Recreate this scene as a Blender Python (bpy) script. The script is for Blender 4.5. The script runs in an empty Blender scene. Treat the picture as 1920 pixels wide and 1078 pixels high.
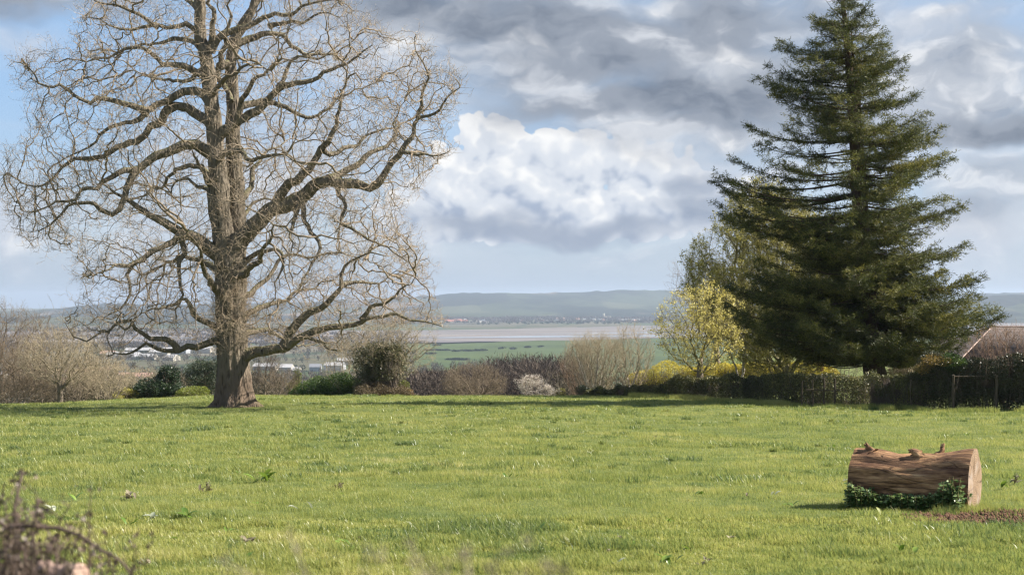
import bpy, math, random
import numpy as np
from mathutils import Vector, Matrix

SC = bpy.context.scene
COL = SC.collection
R = math.radians

# ------------------------------------------------------------------ camera
F = 2637.0                                  # focal length in photo pixels (1920 wide)
HOR = 560.0                                 # photo row of the eye-level horizon
PITCH = math.atan((HOR - 539.0) / F)
cam_data = bpy.data.cameras.new("camera")
cam_data.sensor_width = 36.0
cam_data.lens = 36.0 * F / 1920.0
cam_data.clip_start = 0.1
cam_data.clip_end = 40000.0
cam_data.dof.use_dof = True
cam_data.dof.focus_distance = 42.0
cam_data.dof.aperture_fstop = 3.2
cam = bpy.data.objects.new("camera", cam_data)
COL.objects.link(cam)
cam.location = (0, 0, 0)
cam.rotation_euler = (R(90) + PITCH, 0, 0)
SC.camera = cam

EXPOSURE = 1.35
SC.view_settings.view_transform = 'Standard'
SC.view_settings.look = 'None'
SC.view_settings.exposure = EXPOSURE
SC.view_settings.gamma = 1.0
SC.view_settings.use_curve_mapping = False
SC.cycles.use_denoising = True
SC.cycles.denoiser = 'OPENIMAGEDENOISE'
SC.cycles.denoising_input_passes = 'RGB_ALBEDO_NORMAL'
SC.cycles.denoising_prefilter = 'ACCURATE'
SC.cycles.max_bounces = 6
SC.cycles.diffuse_bounces = 2
SC.cycles.glossy_bounces = 2
SC.cycles.transmission_bounces = 3
SC.cycles.transparent_max_bounces = 4
SC.cycles.volume_bounces = 0
SC.cycles.sample_clamp_indirect = 4.0
SC.cycles.filter_width = 1.3
SC.cycles.use_adaptive_sampling = True
SC.cycles.adaptive_threshold = 0.01

SUN_AZ = R(8)       # from +X towards +Y
SUN_EL = R(40)
sun_dir = Vector((math.cos(SUN_EL) * math.cos(SUN_AZ), math.cos(SUN_EL) * math.sin(SUN_AZ), math.sin(SUN_EL)))
sun_data = bpy.data.lights.new("sun", 'SUN')
sun_data.energy = 5.0
sun_data.angle = R(0.5)
sun_data.color = (1.0, 0.93, 0.82)
sun = bpy.data.objects.new("sun", sun_data)
COL.objects.link(sun)
sun.location = (60, 0, 60)
sun.rotation_euler = (-sun_dir).to_track_quat('-Z', 'Y').to_euler()


# ------------------------------------------------------------------ small node language
class G:
    """wraps a node tree so that sockets can be combined like numbers"""
    def __init__(s, tree):
        s.t = tree
        s.n = tree.nodes
        s.l = tree.links

    def node(s, kind, **kw):
        nd = s.n.new(kind)
        for k, v in kw.items():
            setattr(nd, k, v)
        return nd

    def put(s, sock, v):
        if isinstance(v, E):
            s.l.new(v.s, sock)
        elif isinstance(v, bpy.types.NodeSocket):
            s.l.new(v, sock)
        elif v is not None:
            sock.default_value = v

    def math(s, op, a, b=None, c=None, clamp=False):
        nd = s.node('ShaderNodeMath', operation=op, use_clamp=clamp)
        for i, v in enumerate((a, b, c)):
            if v is not None:
                s.put(nd.inputs[i], v)
        return E(s, nd.outputs[0])

    def vec(s, x, y, z=0.0):
        nd = s.node('ShaderNodeCombineXYZ')
        s.put(nd.inputs[0], x); s.put(nd.inputs[1], y); s.put(nd.inputs[2], z)
        return E(s, nd.outputs[0])

    def sep(s, v):
        nd = s.node('ShaderNodeSeparateXYZ')
        s.put(nd.inputs[0], v)
        return [E(s, o) for o in nd.outputs]

    def vmath(s, op, a, b=None, out=0):
        nd = s.node('ShaderNodeVectorMath', operation=op)
        s.put(nd.inputs[0], a)
        if b is not None:
            s.put(nd.inputs[1], b)
        return E(s, nd.outputs[out])

    def noise(s, v, scale=1.0, detail=4.0, rough=0.5, lac=2.0, dist=0.0, color=False, dim='3D'):
        nd = s.node('ShaderNodeTexNoise', noise_dimensions=dim)
        s.put(nd.inputs['Vector'], v)
        nd.inputs['Scale'].default_value = scale
        nd.inputs['Detail'].default_value = detail
        nd.inputs['Roughness'].default_value = rough
        nd.inputs['Lacunarity'].default_value = lac
        nd.inputs['Distortion'].default_value = dist
        return E(s, nd.outputs[1 if color else 0])

    def voronoi(s, v, scale=1.0, feature='F1', detail=0.0, rough=0.5, out='Distance', smooth=None, rnd=1.0, dim='3D'):
        nd = s.node('ShaderNodeTexVoronoi', feature=feature, voronoi_dimensions=dim)
        s.put(nd.inputs['Vector'], v)
        nd.inputs['Scale'].default_value = scale
        if 'Detail' in nd.inputs:
            nd.inputs['Detail'].default_value = detail
            nd.inputs['Roughness'].default_value = rough
        if smooth is not None:
            nd.inputs['Smoothness'].default_value = smooth
        nd.inputs['Randomness'].default_value = rnd
        return E(s, nd.outputs[out])

    def ramp(s, f, stops, interp='LINEAR'):
        nd = s.node('ShaderNodeValToRGB')
        nd.color_ramp.interpolation = interp
        el = nd.color_ramp.elements
        while len(el) < len(stops):
            el.new(0.5)
        for e, (p, c) in zip(el, stops):
            e.position = p
            e.color = (c[0], c[1], c[2], 1) if not isinstance(c, (int, float)) else (c, c, c, 1)
        s.put(nd.inputs[0], f)
        return E(s, nd.outputs[0])

    def smooth(s, f, a, b):
        nd = s.node('ShaderNodeMapRange', interpolation_type='SMOOTHSTEP', clamp=True)
        s.put(nd.inputs[0], f)
        nd.inputs[1].default_value = a; nd.inputs[2].default_value = b
        nd.inputs[3].default_value = 0; nd.inputs[4].default_value = 1
        return E(s, nd.outputs[0])

    def mix(s, f, a, b, mode='MIX'):
        nd = s.node('ShaderNodeMix', data_type='RGBA', blend_type=mode, clamp_factor=True)
        s.put(nd.inputs[0], f)
        for sock, v in ((nd.inputs[6], a), (nd.inputs[7], b)):
            if isinstance(v, (tuple, list)):
                v = (v[0], v[1], v[2], 1.0)
            s.put(sock, v)
        return E(s, nd.outputs[2])


class E:
    def __init__(s, g, sock):
        s.g = g; s.s = sock
    def __add__(s, o): return s.g.math('ADD', s, o)
    def __radd__(s, o): return s.g.math('ADD', o, s)
    def __sub__(s, o): return s.g.math('SUBTRACT', s, o)
    def __rsub__(s, o): return s.g.math('SUBTRACT', o, s)
    def __mul__(s, o): return s.g.math('MULTIPLY', s, o)
    def __rmul__(s, o): return s.g.math('MULTIPLY', o, s)
    def max(s, o): return s.g.math('MAXIMUM', s, o)
    def min(s, o): return s.g.math('MINIMUM', s, o)
    def clamp(s): return s.g.math('ADD', s, 0.0, clamp=True)


def srgb(r, g, b):
    out = []
    for c in (r, g, b):
        c /= 255.0
        out.append(c / 12.92 if c <= 0.04045 else ((c + 0.055) / 1.055) ** 2.4)
    return tuple(out)


# ------------------------------------------------------------------ sky: Nishita with cloud decks by direction
world = bpy.data.worlds.new("World")
SC.world = world
world.use_nodes = True
g = G(world.node_tree)
g.n.clear()
SKY_STRENGTH = 0.1
KS = 1.0 / (SKY_STRENGTH * 2 ** EXPOSURE)
geo = g.node('ShaderNodeTexCoord')
dx, dy, dz = g.sep(geo.outputs['Generated'])
az = g.math('ARCTAN2', dx, dy)
el = g.math('ARCSINE', dz)
U = az * (F / 100.0)
V = el * (F / 100.0)
P = g.vec(U, V, 0.0)


def cpos(x, y):
    return (math.atan((x - 960) / F) * F / 100, math.atan((HOR - y) / F) * F / 100)


def blob(Pv, x, y, rx, ry, gain=1.0):
    cx, cy = cpos(x, y)
    d = g.vmath('MULTIPLY', g.vmath('SUBTRACT', Pv, (cx, cy, 0.0)), (100.0 / rx, 100.0 / ry, 0.0))
    ln = g.vmath('LENGTH', d, out=1)
    return (1.0 - ln) * gain


def field(Pv, blobs):
    f = None
    for b in blobs:
        e = blob(Pv, *b)
        f = e if f is None else g.math('SMOOTH_MAX', f, e, 0.25)
    return f


def shifted(v, off):
    return g.vmath('ADD', v, off)


def scl(c, k=KS):
    return (c[0] * k, c[1] * k, c[2] * k)


# domain warp shared by the decks
wn = g.noise(g.vmath('MULTIPLY', P, (0.55, 0.8, 1)), 1.0, 3, 0.55, color=True, dim='2D')
warp = g.vmath('MULTIPLY', g.vmath('SUBTRACT', wn, (0.5, 0.5, 0.5)), (1.5, 0.9, 0.0))
PW = g.vmath('ADD', P, warp)
PL = g.vmath('ADD', P, g.vmath('MULTIPLY', warp, (0.35, 0.35, 0)))

sky = g.node('ShaderNodeTexSky', sky_type='NISHITA', sun_disc=False)
sky.sun_elevation = SUN_EL
sky.sun_rotation = R(90) - SUN_AZ
sky.altitude = 100.0
sky.air_density = 1.0
sky.dust_density = 1.2
sky.ozone_density = 1.5
base = E(g, sky.outputs[0])
# thin high veil: pale towards the horizon
veil = g.noise(g.vmath('MULTIPLY', P, (0.22, 0.7, 1)), 1.0, 4, 0.55, dim='2D')
blue_hi = scl(srgb(150, 186, 228)); blue_lo = scl(srgb(182, 200, 222))
tint = g.mix(g.smooth(V, 0.0, 4.2), blue_lo, blue_hi)
base = g.mix(0.8, base, tint)
base = g.mix(g.smooth(veil, 0.45, 0.8) * 0.45, base, scl(srgb(212, 220, 232)))


def deck(base, blobs, amp, soft, fine, cover, dark, mid, lit, k, stretch=(1, 1.6), lo=None, seed=0.0, off=(0.22, 0.30, 0), billow=0.0, edge=0.0, alpha=1.0, rough=0.56, vert=0.0, v0=0.0):
    """one cloud deck: density = blobs + noise; relief from the difference towards the sun"""
    def dens(Pv):
        n = g.noise(shifted(g.vmath('MULTIPLY', Pv, (stretch[0] * fine, stretch[1] * fine, 1)), (seed, seed * 0.7, 0)), 1.0, 6, rough, dim='2D')
        if billow:
            v = g.voronoi(shifted(g.vmath('MULTIPLY', Pv, (stretch[0], stretch[1], 1)), (seed, seed + 3, 0)), 1.5, 'F1', 2.0, 0.5, dim='2D')
            n = n * (1 - billow) + (0.8 - v * v * 1.5) * billow
        return n
    PB = PL if billow else PW
    n0 = dens(PB)
    n1 = dens(shifted(PB, off))
    f = field(PB, blobs)
    if lo is not None:
        f = f.max(lo)
    d = f * cover + (n0 - 0.5) * amp
    a = g.smooth(d, 0.0, soft) * alpha
    sh = 0.5 + (n0 - n1) * k + edge * (0.35 - d.min(0.8))
    if vert: sh = sh + (V - v0) * vert
    c = g.mix(g.smooth(sh, 0.0, 0.5), dark, mid)
    c = g.mix(g.smooth(sh, 0.5, 1.0), c, lit)
    return g.mix(a, base, c)
high = g.smooth(V, 5.9, 8.5)
# low hazy bands over the hills
base = deck(base, [(1180, 478, 420, 40, 1.0), (880, 455, 480, 30, 1.0), (60, 500, 400, 60, .9), (1870, 470, 300, 70, .9), (560, 500, 500, 40, .9)],
            0.9, 0.9, 0.5, 0.55, scl(srgb(164, 180, 202)), scl(srgb(190, 202, 217)), scl(srgb(226, 231, 238)), 1.9, stretch=(0.9, 2.6), seed=7.0, alpha=.85)
# white broken cloud behind the oak and to the left
base = deck(base, [(580, 330, 420, 190, 1.0), (330, 420, 320, 120, .9), (0, 440, 230, 120, 1.), (720, 440, 220, 80, .9), (20, 100, 120, 40, .8), (660, 120, 220, 90, 1.0), (1830, 430, 300, 130, 1.1), (1400, 330, 320, 90, 1.0), (1700, 200, 300, 250, 1.2)],
            1.1, 0.8, 0.6, 0.8, scl(srgb(184, 195, 212)), scl(srgb(208, 215, 227)), scl(srgb(240, 242, 246)), 1.7, stretch=(0.8, 1.3), seed=2.0, alpha=.92)
# the big cumulus, towers and its flat grey base
base = deck(base, [(925, 275, 85, 78, 1.05), (880, 330, 110, 85, 1.0), (1000, 340, 140, 105, 1.1), (1090, 318, 130, 78, 1.0), (1190, 320, 130, 80, 1.05), (1060, 390, 300, 80, 1.0), (830, 385, 130, 80, 1.),
                   (1300, 370, 130, 75, .9), (1060, 425, 330, 40, 1.0)],
            0.62, 0.09, 1.05, 1.6, scl(srgb(172, 186, 208)), scl(srgb(224, 230, 239)), scl(srgb(255, 255, 255)), 0.48, stretch=(1.0, 1.1), seed=14.0, off=(0.2, 0.28, 0), billow=0.55, edge=0.14, rough=.62, vert=.23, v0=cpos(0, 375)[1])
base = deck(base, [(1060, 438, 400, 30, 1.0), (880, 425, 190, 45, 1.), (1340, 410, 170, 70, 1.0), (1310, 350, 90, 50, .9)],
            0.7, 0.6, 0.8, 0.8, scl(srgb(148, 162, 184)), scl(srgb(164, 176, 195)), scl(srgb(194, 203, 216)), 1.2, stretch=(0.6, 1.8), seed=21.0, alpha=.9)
# right side broken grey deck
base = deck(base, [(1780, 140, 360, 200, 1.0), (1850, 340, 230, 80, .8), (1880, 210, 300, 120, 1.0), (1500, 60, 340, 160, 1.0), (1780, 410, 170, 60, .8), (1500, 200, 280, 190, 1.)],
            1.1, 0.9, 0.55, 0.8, scl(srgb(148, 159, 176)), scl(srgb(180, 188, 200)), scl(srgb(232, 235, 240)), 2.6, stretch=(0.9, 1.4), seed=31.0)
# dark stratocumulus across the top
base = deck(base, [(1060, 80, 460, 165, 1.15), (1170, 190, 360, 70, 1.1), (860, 40, 300, 110, 1.0), (1330, 180, 300, 140, 1.1), (1250, 240, 330, 48, 1.0), (60, 0, 330, 85, 1.0), (730, 10, 260, 90, 1.), (1850, 262, 260, 46, 1.0), (1330, 60, 230, 150, .9)],
            0.8, 0.7, 0.36, 0.95, scl(srgb(124, 135, 152)), scl(srgb(157, 166, 180)), scl(srgb(214, 219, 227)), 2.3, stretch=(0.75, 1.7), lo=high * 0.8 - 0.42, seed=41.0, off=(0.3, 0.4, 0))
# paler breaks lying on the dark deck
base = deck(base, [(930, 85, 110, 40, 1.), (1370, 135, 160, 42, 1.1), (1150, 222, 140, 30, 1.), (1330, 258, 260, 24, 1.), (790, 70, 190, 80, 1.2), (1240, 18, 80, 28, .9), (1760, 52, 90, 30, 1.1), (1870, 160, 130, 60, .9)],
            0.9, 0.9, 0.7, 0.7, scl(srgb(178, 188, 203)), scl(srgb(206, 212, 221)), scl(srgb(246, 247, 249)), 2.3, stretch=(0.9, 1.6), seed=51.0, alpha=.92)
# soften to haze right above the horizon
base = g.mix((1.0 - g.smooth(V, -0.4, 1.3)) * 0.75, base, scl(srgb(176, 192, 213)))
bg = g.node('ShaderNodeBackground')
g.put(bg.inputs[0], base)
bg.inputs[1].default_value = SKY_STRENGTH
wo = g.node('ShaderNodeOutputWorld')
g.l.new(bg.outputs[0], wo.inputs[0])
world.cycles.sampling_method = 'MANUAL'
world.cycles.sample_map_resolution = 512

# ------------------------------------------------------------------ helpers: things, meshes
def px(x, y, Y):
    """world point at depth Y that the photo pixel (x, y) looks at"""
    f = np.array([0, math.cos(PITCH), math.sin(PITCH)])
    u = np.array([0, -math.sin(PITCH), math.cos(PITCH)])
    d = f * F + np.array([1, 0, 0]) * (x - 960) + u * (539 - y)
    return d * (Y / d[1])


def tag(o, label=None, cat=None, group=None, kind=None):
    if label: o['label'] = label
    if cat: o['category'] = cat
    if group: o['group'] = group
    if kind: o['kind'] = kind
    return o


def thing(name, label, cat, loc=(0, 0, 0), group=None):
    o = bpy.data.objects.new(name, None)
    COL.objects.link(o)
    o.location = tuple(float(v) for v in loc)
    o.empty_display_size = 0.3
    return tag(o, label, cat, group)


def mesh_obj(name, verts, faces, mat, parent=None, tint=None, smooth=False, mats=None, midx=None):
    """verts Nx3 world coords; faces: Mx3 or Mx4 int array, or a list of such arrays"""
    me = bpy.data.meshes.new(name)
    verts = np.asarray(verts, dtype=np.float32)
    if parent is not None:
        verts = verts - np.array(parent_world(parent), dtype=np.float32)
    if not isinstance(faces, (list, tuple)):
        faces = [faces]
    faces = [np.asarray(f, dtype=np.int32) for f in faces if len(f)]
    me.vertices.add(len(verts))
    me.vertices.foreach_set('co', verts.ravel())
    loops = np.concatenate([f.ravel() for f in faces])
    tot = np.concatenate([np.full(len(f), f.shape[1], dtype=np.int32) for f in faces])
    start = np.concatenate([[0], np.cumsum(tot)[:-1]]).astype(np.int32)
    me.loops.add(len(loops))
    me.loops.foreach_set('vertex_index', loops)
    me.polygons.add(len(tot))
    me.polygons.foreach_set('loop_start', start)
    me.polygons.foreach_set('loop_total', tot)
    if smooth:
        me.polygons.foreach_set('use_smooth', np.ones(len(tot), dtype=bool))
    if mats:
        for m in mats: me.materials.append(m)
        me.polygons.foreach_set('material_index', np.asarray(midx, dtype=np.int32))
    else:
        me.materials.append(mat)
    if tint is not None:
        a = me.attributes.new('tint', 'FLOAT', 'POINT')
        a.data.foreach_set('value', np.asarray(tint, dtype=np.float32))
    me.update(calc_edges=True)
    o = bpy.data.objects.new(name, me)
    COL.objects.link(o)
    if parent is not None:
        o.parent = parent
    return o


def parent_world(p):
    v = np.array(p.location)
    while p.parent is not None:
        p = p.parent
        v = v + np.array(p.location)
    return v


class MB:
    """collects quads/tris"""
    def __init__(s):
        s.v = []; s.f3 = []; s.f4 = []; s.t = []; s.n = 0
    def add(s, v, f, tint=None):
        v = np.asarray(v, dtype=np.float64).reshape(-1, 3); f = np.asarray(f)
        if len(f) == 0: return
        (s.f3 if f.shape[1] == 3 else s.f4).append(f + s.n)
        s.v.append(v); s.n += len(v)
        s.t.append(np.full(len(v), 0.5) if tint is None else np.broadcast_to(tint, (len(v),)))
    def box(s, c, d, rz=0.0, tint=None, M=None):
        x, y, z = d[0] / 2, d[1] / 2, d[2] / 2
        v = np.array([[a, b, e] for a in (-x, x) for b in (-y, y) for e in (-z, z)])
        if rz:
            cs, sn = math.cos(rz), math.sin(rz)
            v = np.c_[v[:, 0] * cs - v[:, 1] * sn, v[:, 0] * sn + v[:, 1] * cs, v[:, 2]]
        if M is not None:
            v = v @ np.array(M).T
        v = v + np.array(c)
        s.add(v, [[0, 1, 3, 2], [4, 6, 7, 5], [0, 4, 5, 1], [2, 3, 7, 6], [0, 2, 6, 4], [1, 5, 7, 3]], tint)
    def build(s, name, mat, parent=None, smooth=False):
        f = []
        if s.f3: f.append(np.concatenate(s.f3))
        if s.f4: f.append(np.concatenate(s.f4))
        return mesh_obj(name, np.concatenate(s.v), f, mat, parent, np.concatenate(s.t), smooth)


def unit(v):
    return v / np.maximum(np.linalg.norm(v, axis=-1, keepdims=True), 1e-9)


def rand_unit(rng, n):
    return unit(rng.normal(size=(n, 3)))


def frames(d):
    ref = np.where(np.abs(d[:, 2:3]) > 0.93, np.array([[1.0, 0.1, 0]]), np.array([[0.05, 0.1, 1.0]]))
    a = unit(np.cross(d, ref))
    b = np.cross(d, a)
    return a, b


def prisms(mb, p0, p1, r0, r1, sides=3, d0=None, d1=None, tint=None):
    """vectorised open tapered prisms from p0 to p1"""
    n = len(p0)
    if n == 0: return
    d = unit(p1 - p0)
    a0, b0 = frames(d if d0 is None else d0)
    a1, b1 = frames(d if d1 is None else d1)
    ang = np.arange(sides) * 2 * np.pi / sides
    c = np.cos(ang)[None, :, None]; s = np.sin(ang)[None, :, None]
    ring0 = p0[:, None] + (a0[:, None] * c + b0[:, None] * s) * np.reshape(r0, (-1, 1, 1))
    ring1 = p1[:, None] + (a1[:, None] * c + b1[:, None] * s) * np.reshape(r1, (-1, 1, 1))
    v = np.concatenate([ring0, ring1], axis=1).reshape(-1, 3)
    k = np.arange(sides); k2 = (k + 1) % sides
    f = np.stack([k, k2, k2 + sides, k + sides], axis=1)
    f = (f[None] + (np.arange(n) * 2 * sides)[:, None, None]).reshape(-1, 4)
    t = None if tint is None else np.repeat(tint, 2 * sides)
    mb.add(v, f, t)


def smooth_chain(pts, rad, step, rng=None, jit=0.0):
    """Catmull-Rom through the points"""
    P = np.asarray(pts, float); Rr = np.asarray(rad, float)
    Q = np.vstack([2 * P[0] - P[1], P, 2 * P[-1] - P[-2]])
    out = []; ro = []
    for i in range(len(P) - 1):
        L = np.linalg.norm(P[i + 1] - P[i]); m = max(1, int(round(L / step)))
        for k in range(m):
            t = k / m
            a, b, c, d = Q[i], Q[i + 1], Q[i + 2], Q[i + 3]
            out.append(0.5 * (2 * b + (c - a) * t + (2 * a - 5 * b + 4 * c - d) * t * t + (3 * b - a - 3 * c + d) * t ** 3))
            ro.append(Rr[i] * (1 - t) + Rr[i + 1] * t)
    out.append(P[-1]); ro.append(Rr[-1])
    out = np.array(out); ro = np.array(ro)
    if rng is not None and jit > 0 and len(out) > 3:
        j = rng.normal(size=out.shape) * jit
        j[0] = 0
        out = out + j
    return out, ro


def tube(mb, pts, rad, sides=8, rng=None, lump=0.0, cap=True, tint=None):
    pts = np.asarray(pts); rad = np.asarray(rad)
    n = len(pts)
    d = np.zeros_like(pts)
    d[1:-1] = pts[2:] - pts[:-2]; d[0] = pts[1] - pts[0]; d[-1] = pts[-1] - pts[-2]
    d = unit(d)
    a = np.zeros_like(d)
    ref = np.array([0.3, 0.2, 1.0]) if abs(d[0][2]) < 0.9 else np.array([1.0, 0.1, 0])
    cur = np.cross(d[0], ref); cur /= np.linalg.norm(cur)
    for i in range(n):
        cur = cur - d[i] * np.dot(cur, d[i]); cur /= max(np.linalg.norm(cur), 1e-9)
        a[i] = cur
    b = np.cross(d, a)
    ang = np.arange(sides) * 2 * np.pi / sides
    rr = rad[:, None] * np.ones((1, sides))
    if rng is not None and lump > 0:
        ns = rng.normal(size=(n, sides)) * lump
        ns[1:] = 0.5 * ns[1:] + 0.5 * ns[:-1]
        col = rng.normal(size=(1, sides)) * lump * 0.6
        rr = rr * (1 + np.clip(ns + col, -.35, .35))
    v = pts[:, None] + a[:, None] * (np.cos(ang)[None, :, None] * rr[:, :, None]) + b[:, None] * (np.sin(ang)[None, :, None] * rr[:, :, None])
    v = v.reshape(-1, 3)
    k = np.arange(sides); k2 = (k + 1) % sides
    f = np.stack([k, k2, k2 + sides, k + sides], axis=1)
    f = (f[None] + (np.arange(n - 1) * sides)[:, None, None]).reshape(-1, 4)
    t0 = tint if tint is not None else 0.5
    base = mb.n
    mb.add(v, f, t0)
    if cap:
        mb.add(np.vstack([v[-sides:], pts[-1] + d[-1] * rad[-1] * 0.5]), np.stack([k, k2, np.full(sides, sides)], axis=1), t0)


# ------------------------------------------------------------------ branching by space colonisation
def colonize(rng, nodes, parents, attr, dinf, dkill, step, maxit=80, jit=0.25, up=0.0, inertia=0.25):
    """nodes Nx3 start skeleton; returns nodes, parents"""
    nodes = [np.array(p, float) for p in nodes]; parents = list(parents)
    nchild = [0] * len(nodes)
    dirs = []
    for i, p in enumerate(parents):
        dirs.append(unit(nodes[i] - nodes[p]) if p >= 0 else np.array([0, 0, 1.0]))
    A = np.array(attr, float)
    best = np.full(len(A), 1e9); bi = np.zeros(len(A), int)
    new = np.arange(len(nodes))
    NP = np.array(nodes)
    for it in range(maxit):
        if len(A) == 0 or len(new) == 0: break
        Q = NP[new]
        for s0 in range(0, len(new), 400):
            q = Q[s0:s0 + 400]
            D = np.sqrt(np.maximum(0, (A ** 2).sum(1)[:, None] + (q ** 2).sum(1)[None] - 2 * A @ q.T))
            j = D.argmin(1); dm = D[np.arange(len(A)), j]
            m = dm < best
            best[m] = dm[m]; bi[m] = new[s0 + j[m]]
        keep = best > dkill
        A = A[keep]; best = best[keep]; bi = bi[keep]
        act = best < dinf
        if not act.any(): break
        idx = bi[act]
        vec = unit(A[act] - NP[idx])
        acc = {}
        order = np.argsort(idx, kind='stable')
        idx = idx[order]; vec = vec[order]
        u, st = np.unique(idx, return_index=True)
        sums = np.add.reduceat(vec, st, axis=0)
        newp = []; newi = []
        for k, i in enumerate(u):
            if nchild[i] >= 3: continue
            d = sums[k]; L = np.linalg.norm(d)
            d = d / L if L > 1e-6 else rng.normal(size=3)
            d = d + dirs[i] * inertia + rng.normal(size=3) * jit
            d[2] += up
            d = d / np.linalg.norm(d)
            newp.append(NP[i] + d * step * rng.uniform(0.8, 1.2)); newi.append(i); nchild[i] += 1
            dirs.append(d)
        if not newp: break
        base = len(NP)
        NP = np.vstack([NP, np.array(newp)])
        parents.extend(newi); nchild.extend([0] * len(newp))
        new = np.arange(base, len(NP))
    return NP, np.array(parents)


def pipe_radii(NP, parents, tip, expo=2.3, rmin=None):
    n = len(NP)
    r = np.zeros(n)
    acc = np.zeros(n)
    for i in range(n - 1, -1, -1):
        r[i] = max(tip, acc[i] ** (1 / expo)) if acc[i] > 0 else tip
        if parents[i] >= 0:
            acc[parents[i]] += r[i] ** expo
    return r


def skeleton_mesh(thick, thin, NP, par, r, i0, cut=0.03, sides_thick=7, tint=0.5):
    """segments i>=i0 (child nodes) as joined prisms"""
    idx = np.arange(max(i0, 1), len(NP)); idx = idx[par[idx] >= 0]
    p = par[idx]
    d = unit(NP[idx] - NP[p])
    D = np.zeros_like(NP); D[idx] = d
    # main continuation gets the parent's direction, side shoots their own
    dp = np.where(np.linalg.norm(D[p], axis=1)[:, None] > 0.5, D[p], d)
    rp = np.minimum(r[p], r[idx] * 1.35)
    cosb = (dp * d).sum(1)
    side = cosb < 0.5
    d0 = np.where(side[:, None], d, unit(dp + d * 0.5))
    big = r[idx] > cut
    for m, mb, sd in ((big, thick, sides_thick), (~big, thin, 3)):
        if m.any():
            q = idx[m]
            prisms(mb, NP[p[m]], NP[q] , rp[m], r[q], sd, unit(d0[m]), d[m], np.full(m.sum(), tint))


def twigs(mb, rng, P0, D0, L=0.35, r=0.006, gens=2, kids=3, up=0.15, spread=0.75, tintr=(0.3, 1.0), zig=0.3, segs=3):
    """several generations of fine crooked twigs starting at P0 along D0"""
    allend = []
    P = P0.copy(); D = unit(D0 + rng.normal(size=D0.shape) * spread + np.array([0, 0, up]))
    Lc = np.full(len(P), L) * rng.uniform(0.5, 1.3, len(P)); rc = np.full(len(P), r)
    for gnr in range(gens):
        n = len(P)
        if n == 0: break
        tn = rng.uniform(*tintr, n)
        cur = P; d = D; newP = []; newD = []; newL = []; newr = []
        for s in range(segs):
            nd = unit(d + rng.normal(size=d.shape) * zig + np.array([0, 0, up * 0.4]))
            nxt = cur + nd * (Lc / segs)[:, None]
            t0 = 1 - 0.7 * s / segs; t1 = 1 - 0.7 * (s + 1) / segs
            prisms(mb, cur, nxt, rc * t0, rc * t1, 3, tint=tn)
            if gnr < gens - 1:
                m = rng.random(n) < kids / segs
                newP.append(nxt[m]); newD.append(unit(nd[m] + rng.normal(size=(m.sum(), 3)) * spread)); newL.append(Lc[m] * rng.uniform(.45, .8, m.sum())); newr.append(rc[m] * 0.75)
            cur = nxt; d = nd
        allend.append(cur)
        if gnr < gens - 1:
            P = np.concatenate(newP); D = np.concatenate(newD); Lc = np.concatenate(newL); rc = np.concatenate(newr)
    return np.concatenate(allend)


def leaf_quads(mb, P, Dr, L, W, rng, tint=None, nrm=None, fold=0.0):
    """leaf diamonds: long axis Dr"""
    n = len(P)
    if n == 0: return
    Dr = unit(Dr)
    if nrm is None: nrm = rand_unit(rng, n)
    S = unit(np.cross(Dr, nrm))
    L = np.broadcast_to(L, (n,))[:, None]; W = np.broadcast_to(W, (n,))[:, None]
    a = P; b = P + Dr * L * 0.45 + S * W * 0.5; c = P + Dr * L; d = P + Dr * L * 0.45 - S * W * 0.5
    if fold:
        up = np.cross(S, Dr); c = c - up * L * fold
    v = np.stack([a, b, c, d], axis=1).reshape(-1, 3)
    f = np.arange(n)[:, None] * 4 + np.array([[0, 1, 2, 3]])
    t = rng.uniform(0, 1, n) if tint is None else tint
    mb.add(v, f, np.repeat(t, 4))


def slivers(mb, P, Dr, L, W, rng, tint=None):
    """single triangles: thin twig or needle marks"""
    n = len(P)
    if n == 0: return
    Dr = unit(Dr)
    S = unit(np.cross(Dr, rand_unit(rng, n)))
    L = np.broadcast_to(L, (n,))[:, None]; W = np.broadcast_to(W, (n,))[:, None]
    v = np.stack([P - S * W / 2, P + S * W / 2, P + Dr * L], axis=1).reshape(-1, 3)
    f = np.arange(n * 3).reshape(-1, 3)
    t = rng.uniform(0, 1, n) if tint is None else tint
    mb.add(v, f, np.repeat(t, 3))


# numpy value noise for clumps and terrain
_rn = np.random.default_rng(5)
_perm = _rn.random((64, 64, 64))


def vnoise(p, scale):
    q = np.asarray(p) / scale
    i = np.floor(q).astype(int); f = q - i
    f = f * f * (3 - 2 * f)
    out = 0
    for a in (0, 1):
        for b in (0, 1):
            for c in (0, 1):
                w = (f[..., 0] if a else 1 - f[..., 0]) * (f[..., 1] if b else 1 - f[..., 1]) * (f[..., 2] if c else 1 - f[..., 2])
                out = out + w * _perm[(i[..., 0] + a) & 63, (i[..., 1] + b) & 63, (i[..., 2] + c) & 63]
    return out


def vn2(x, y, scale, z=0.0):
    return vnoise(np.stack([x, y, np.full_like(x, z)], axis=-1), scale)


# ------------------------------------------------------------------ materials
def new_mat(name):
    m = bpy.data.materials.new(name)
    m.use_nodes = True
    gg = G(m.node_tree)
    gg.n.clear()
    out = gg.node('ShaderNodeOutputMaterial')
    return m, gg, out


def tint_attr(gg):
    a = gg.node('ShaderNodeAttribute', attribute_name='tint')
    return E(gg, a.outputs['Fac'])


def pos(gg, obj=False):
    if obj:
        return E(gg, gg.node('ShaderNodeTexCoord').outputs['Object'])
    return E(gg, gg.node('ShaderNodeNewGeometry').outputs['Position'])


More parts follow.
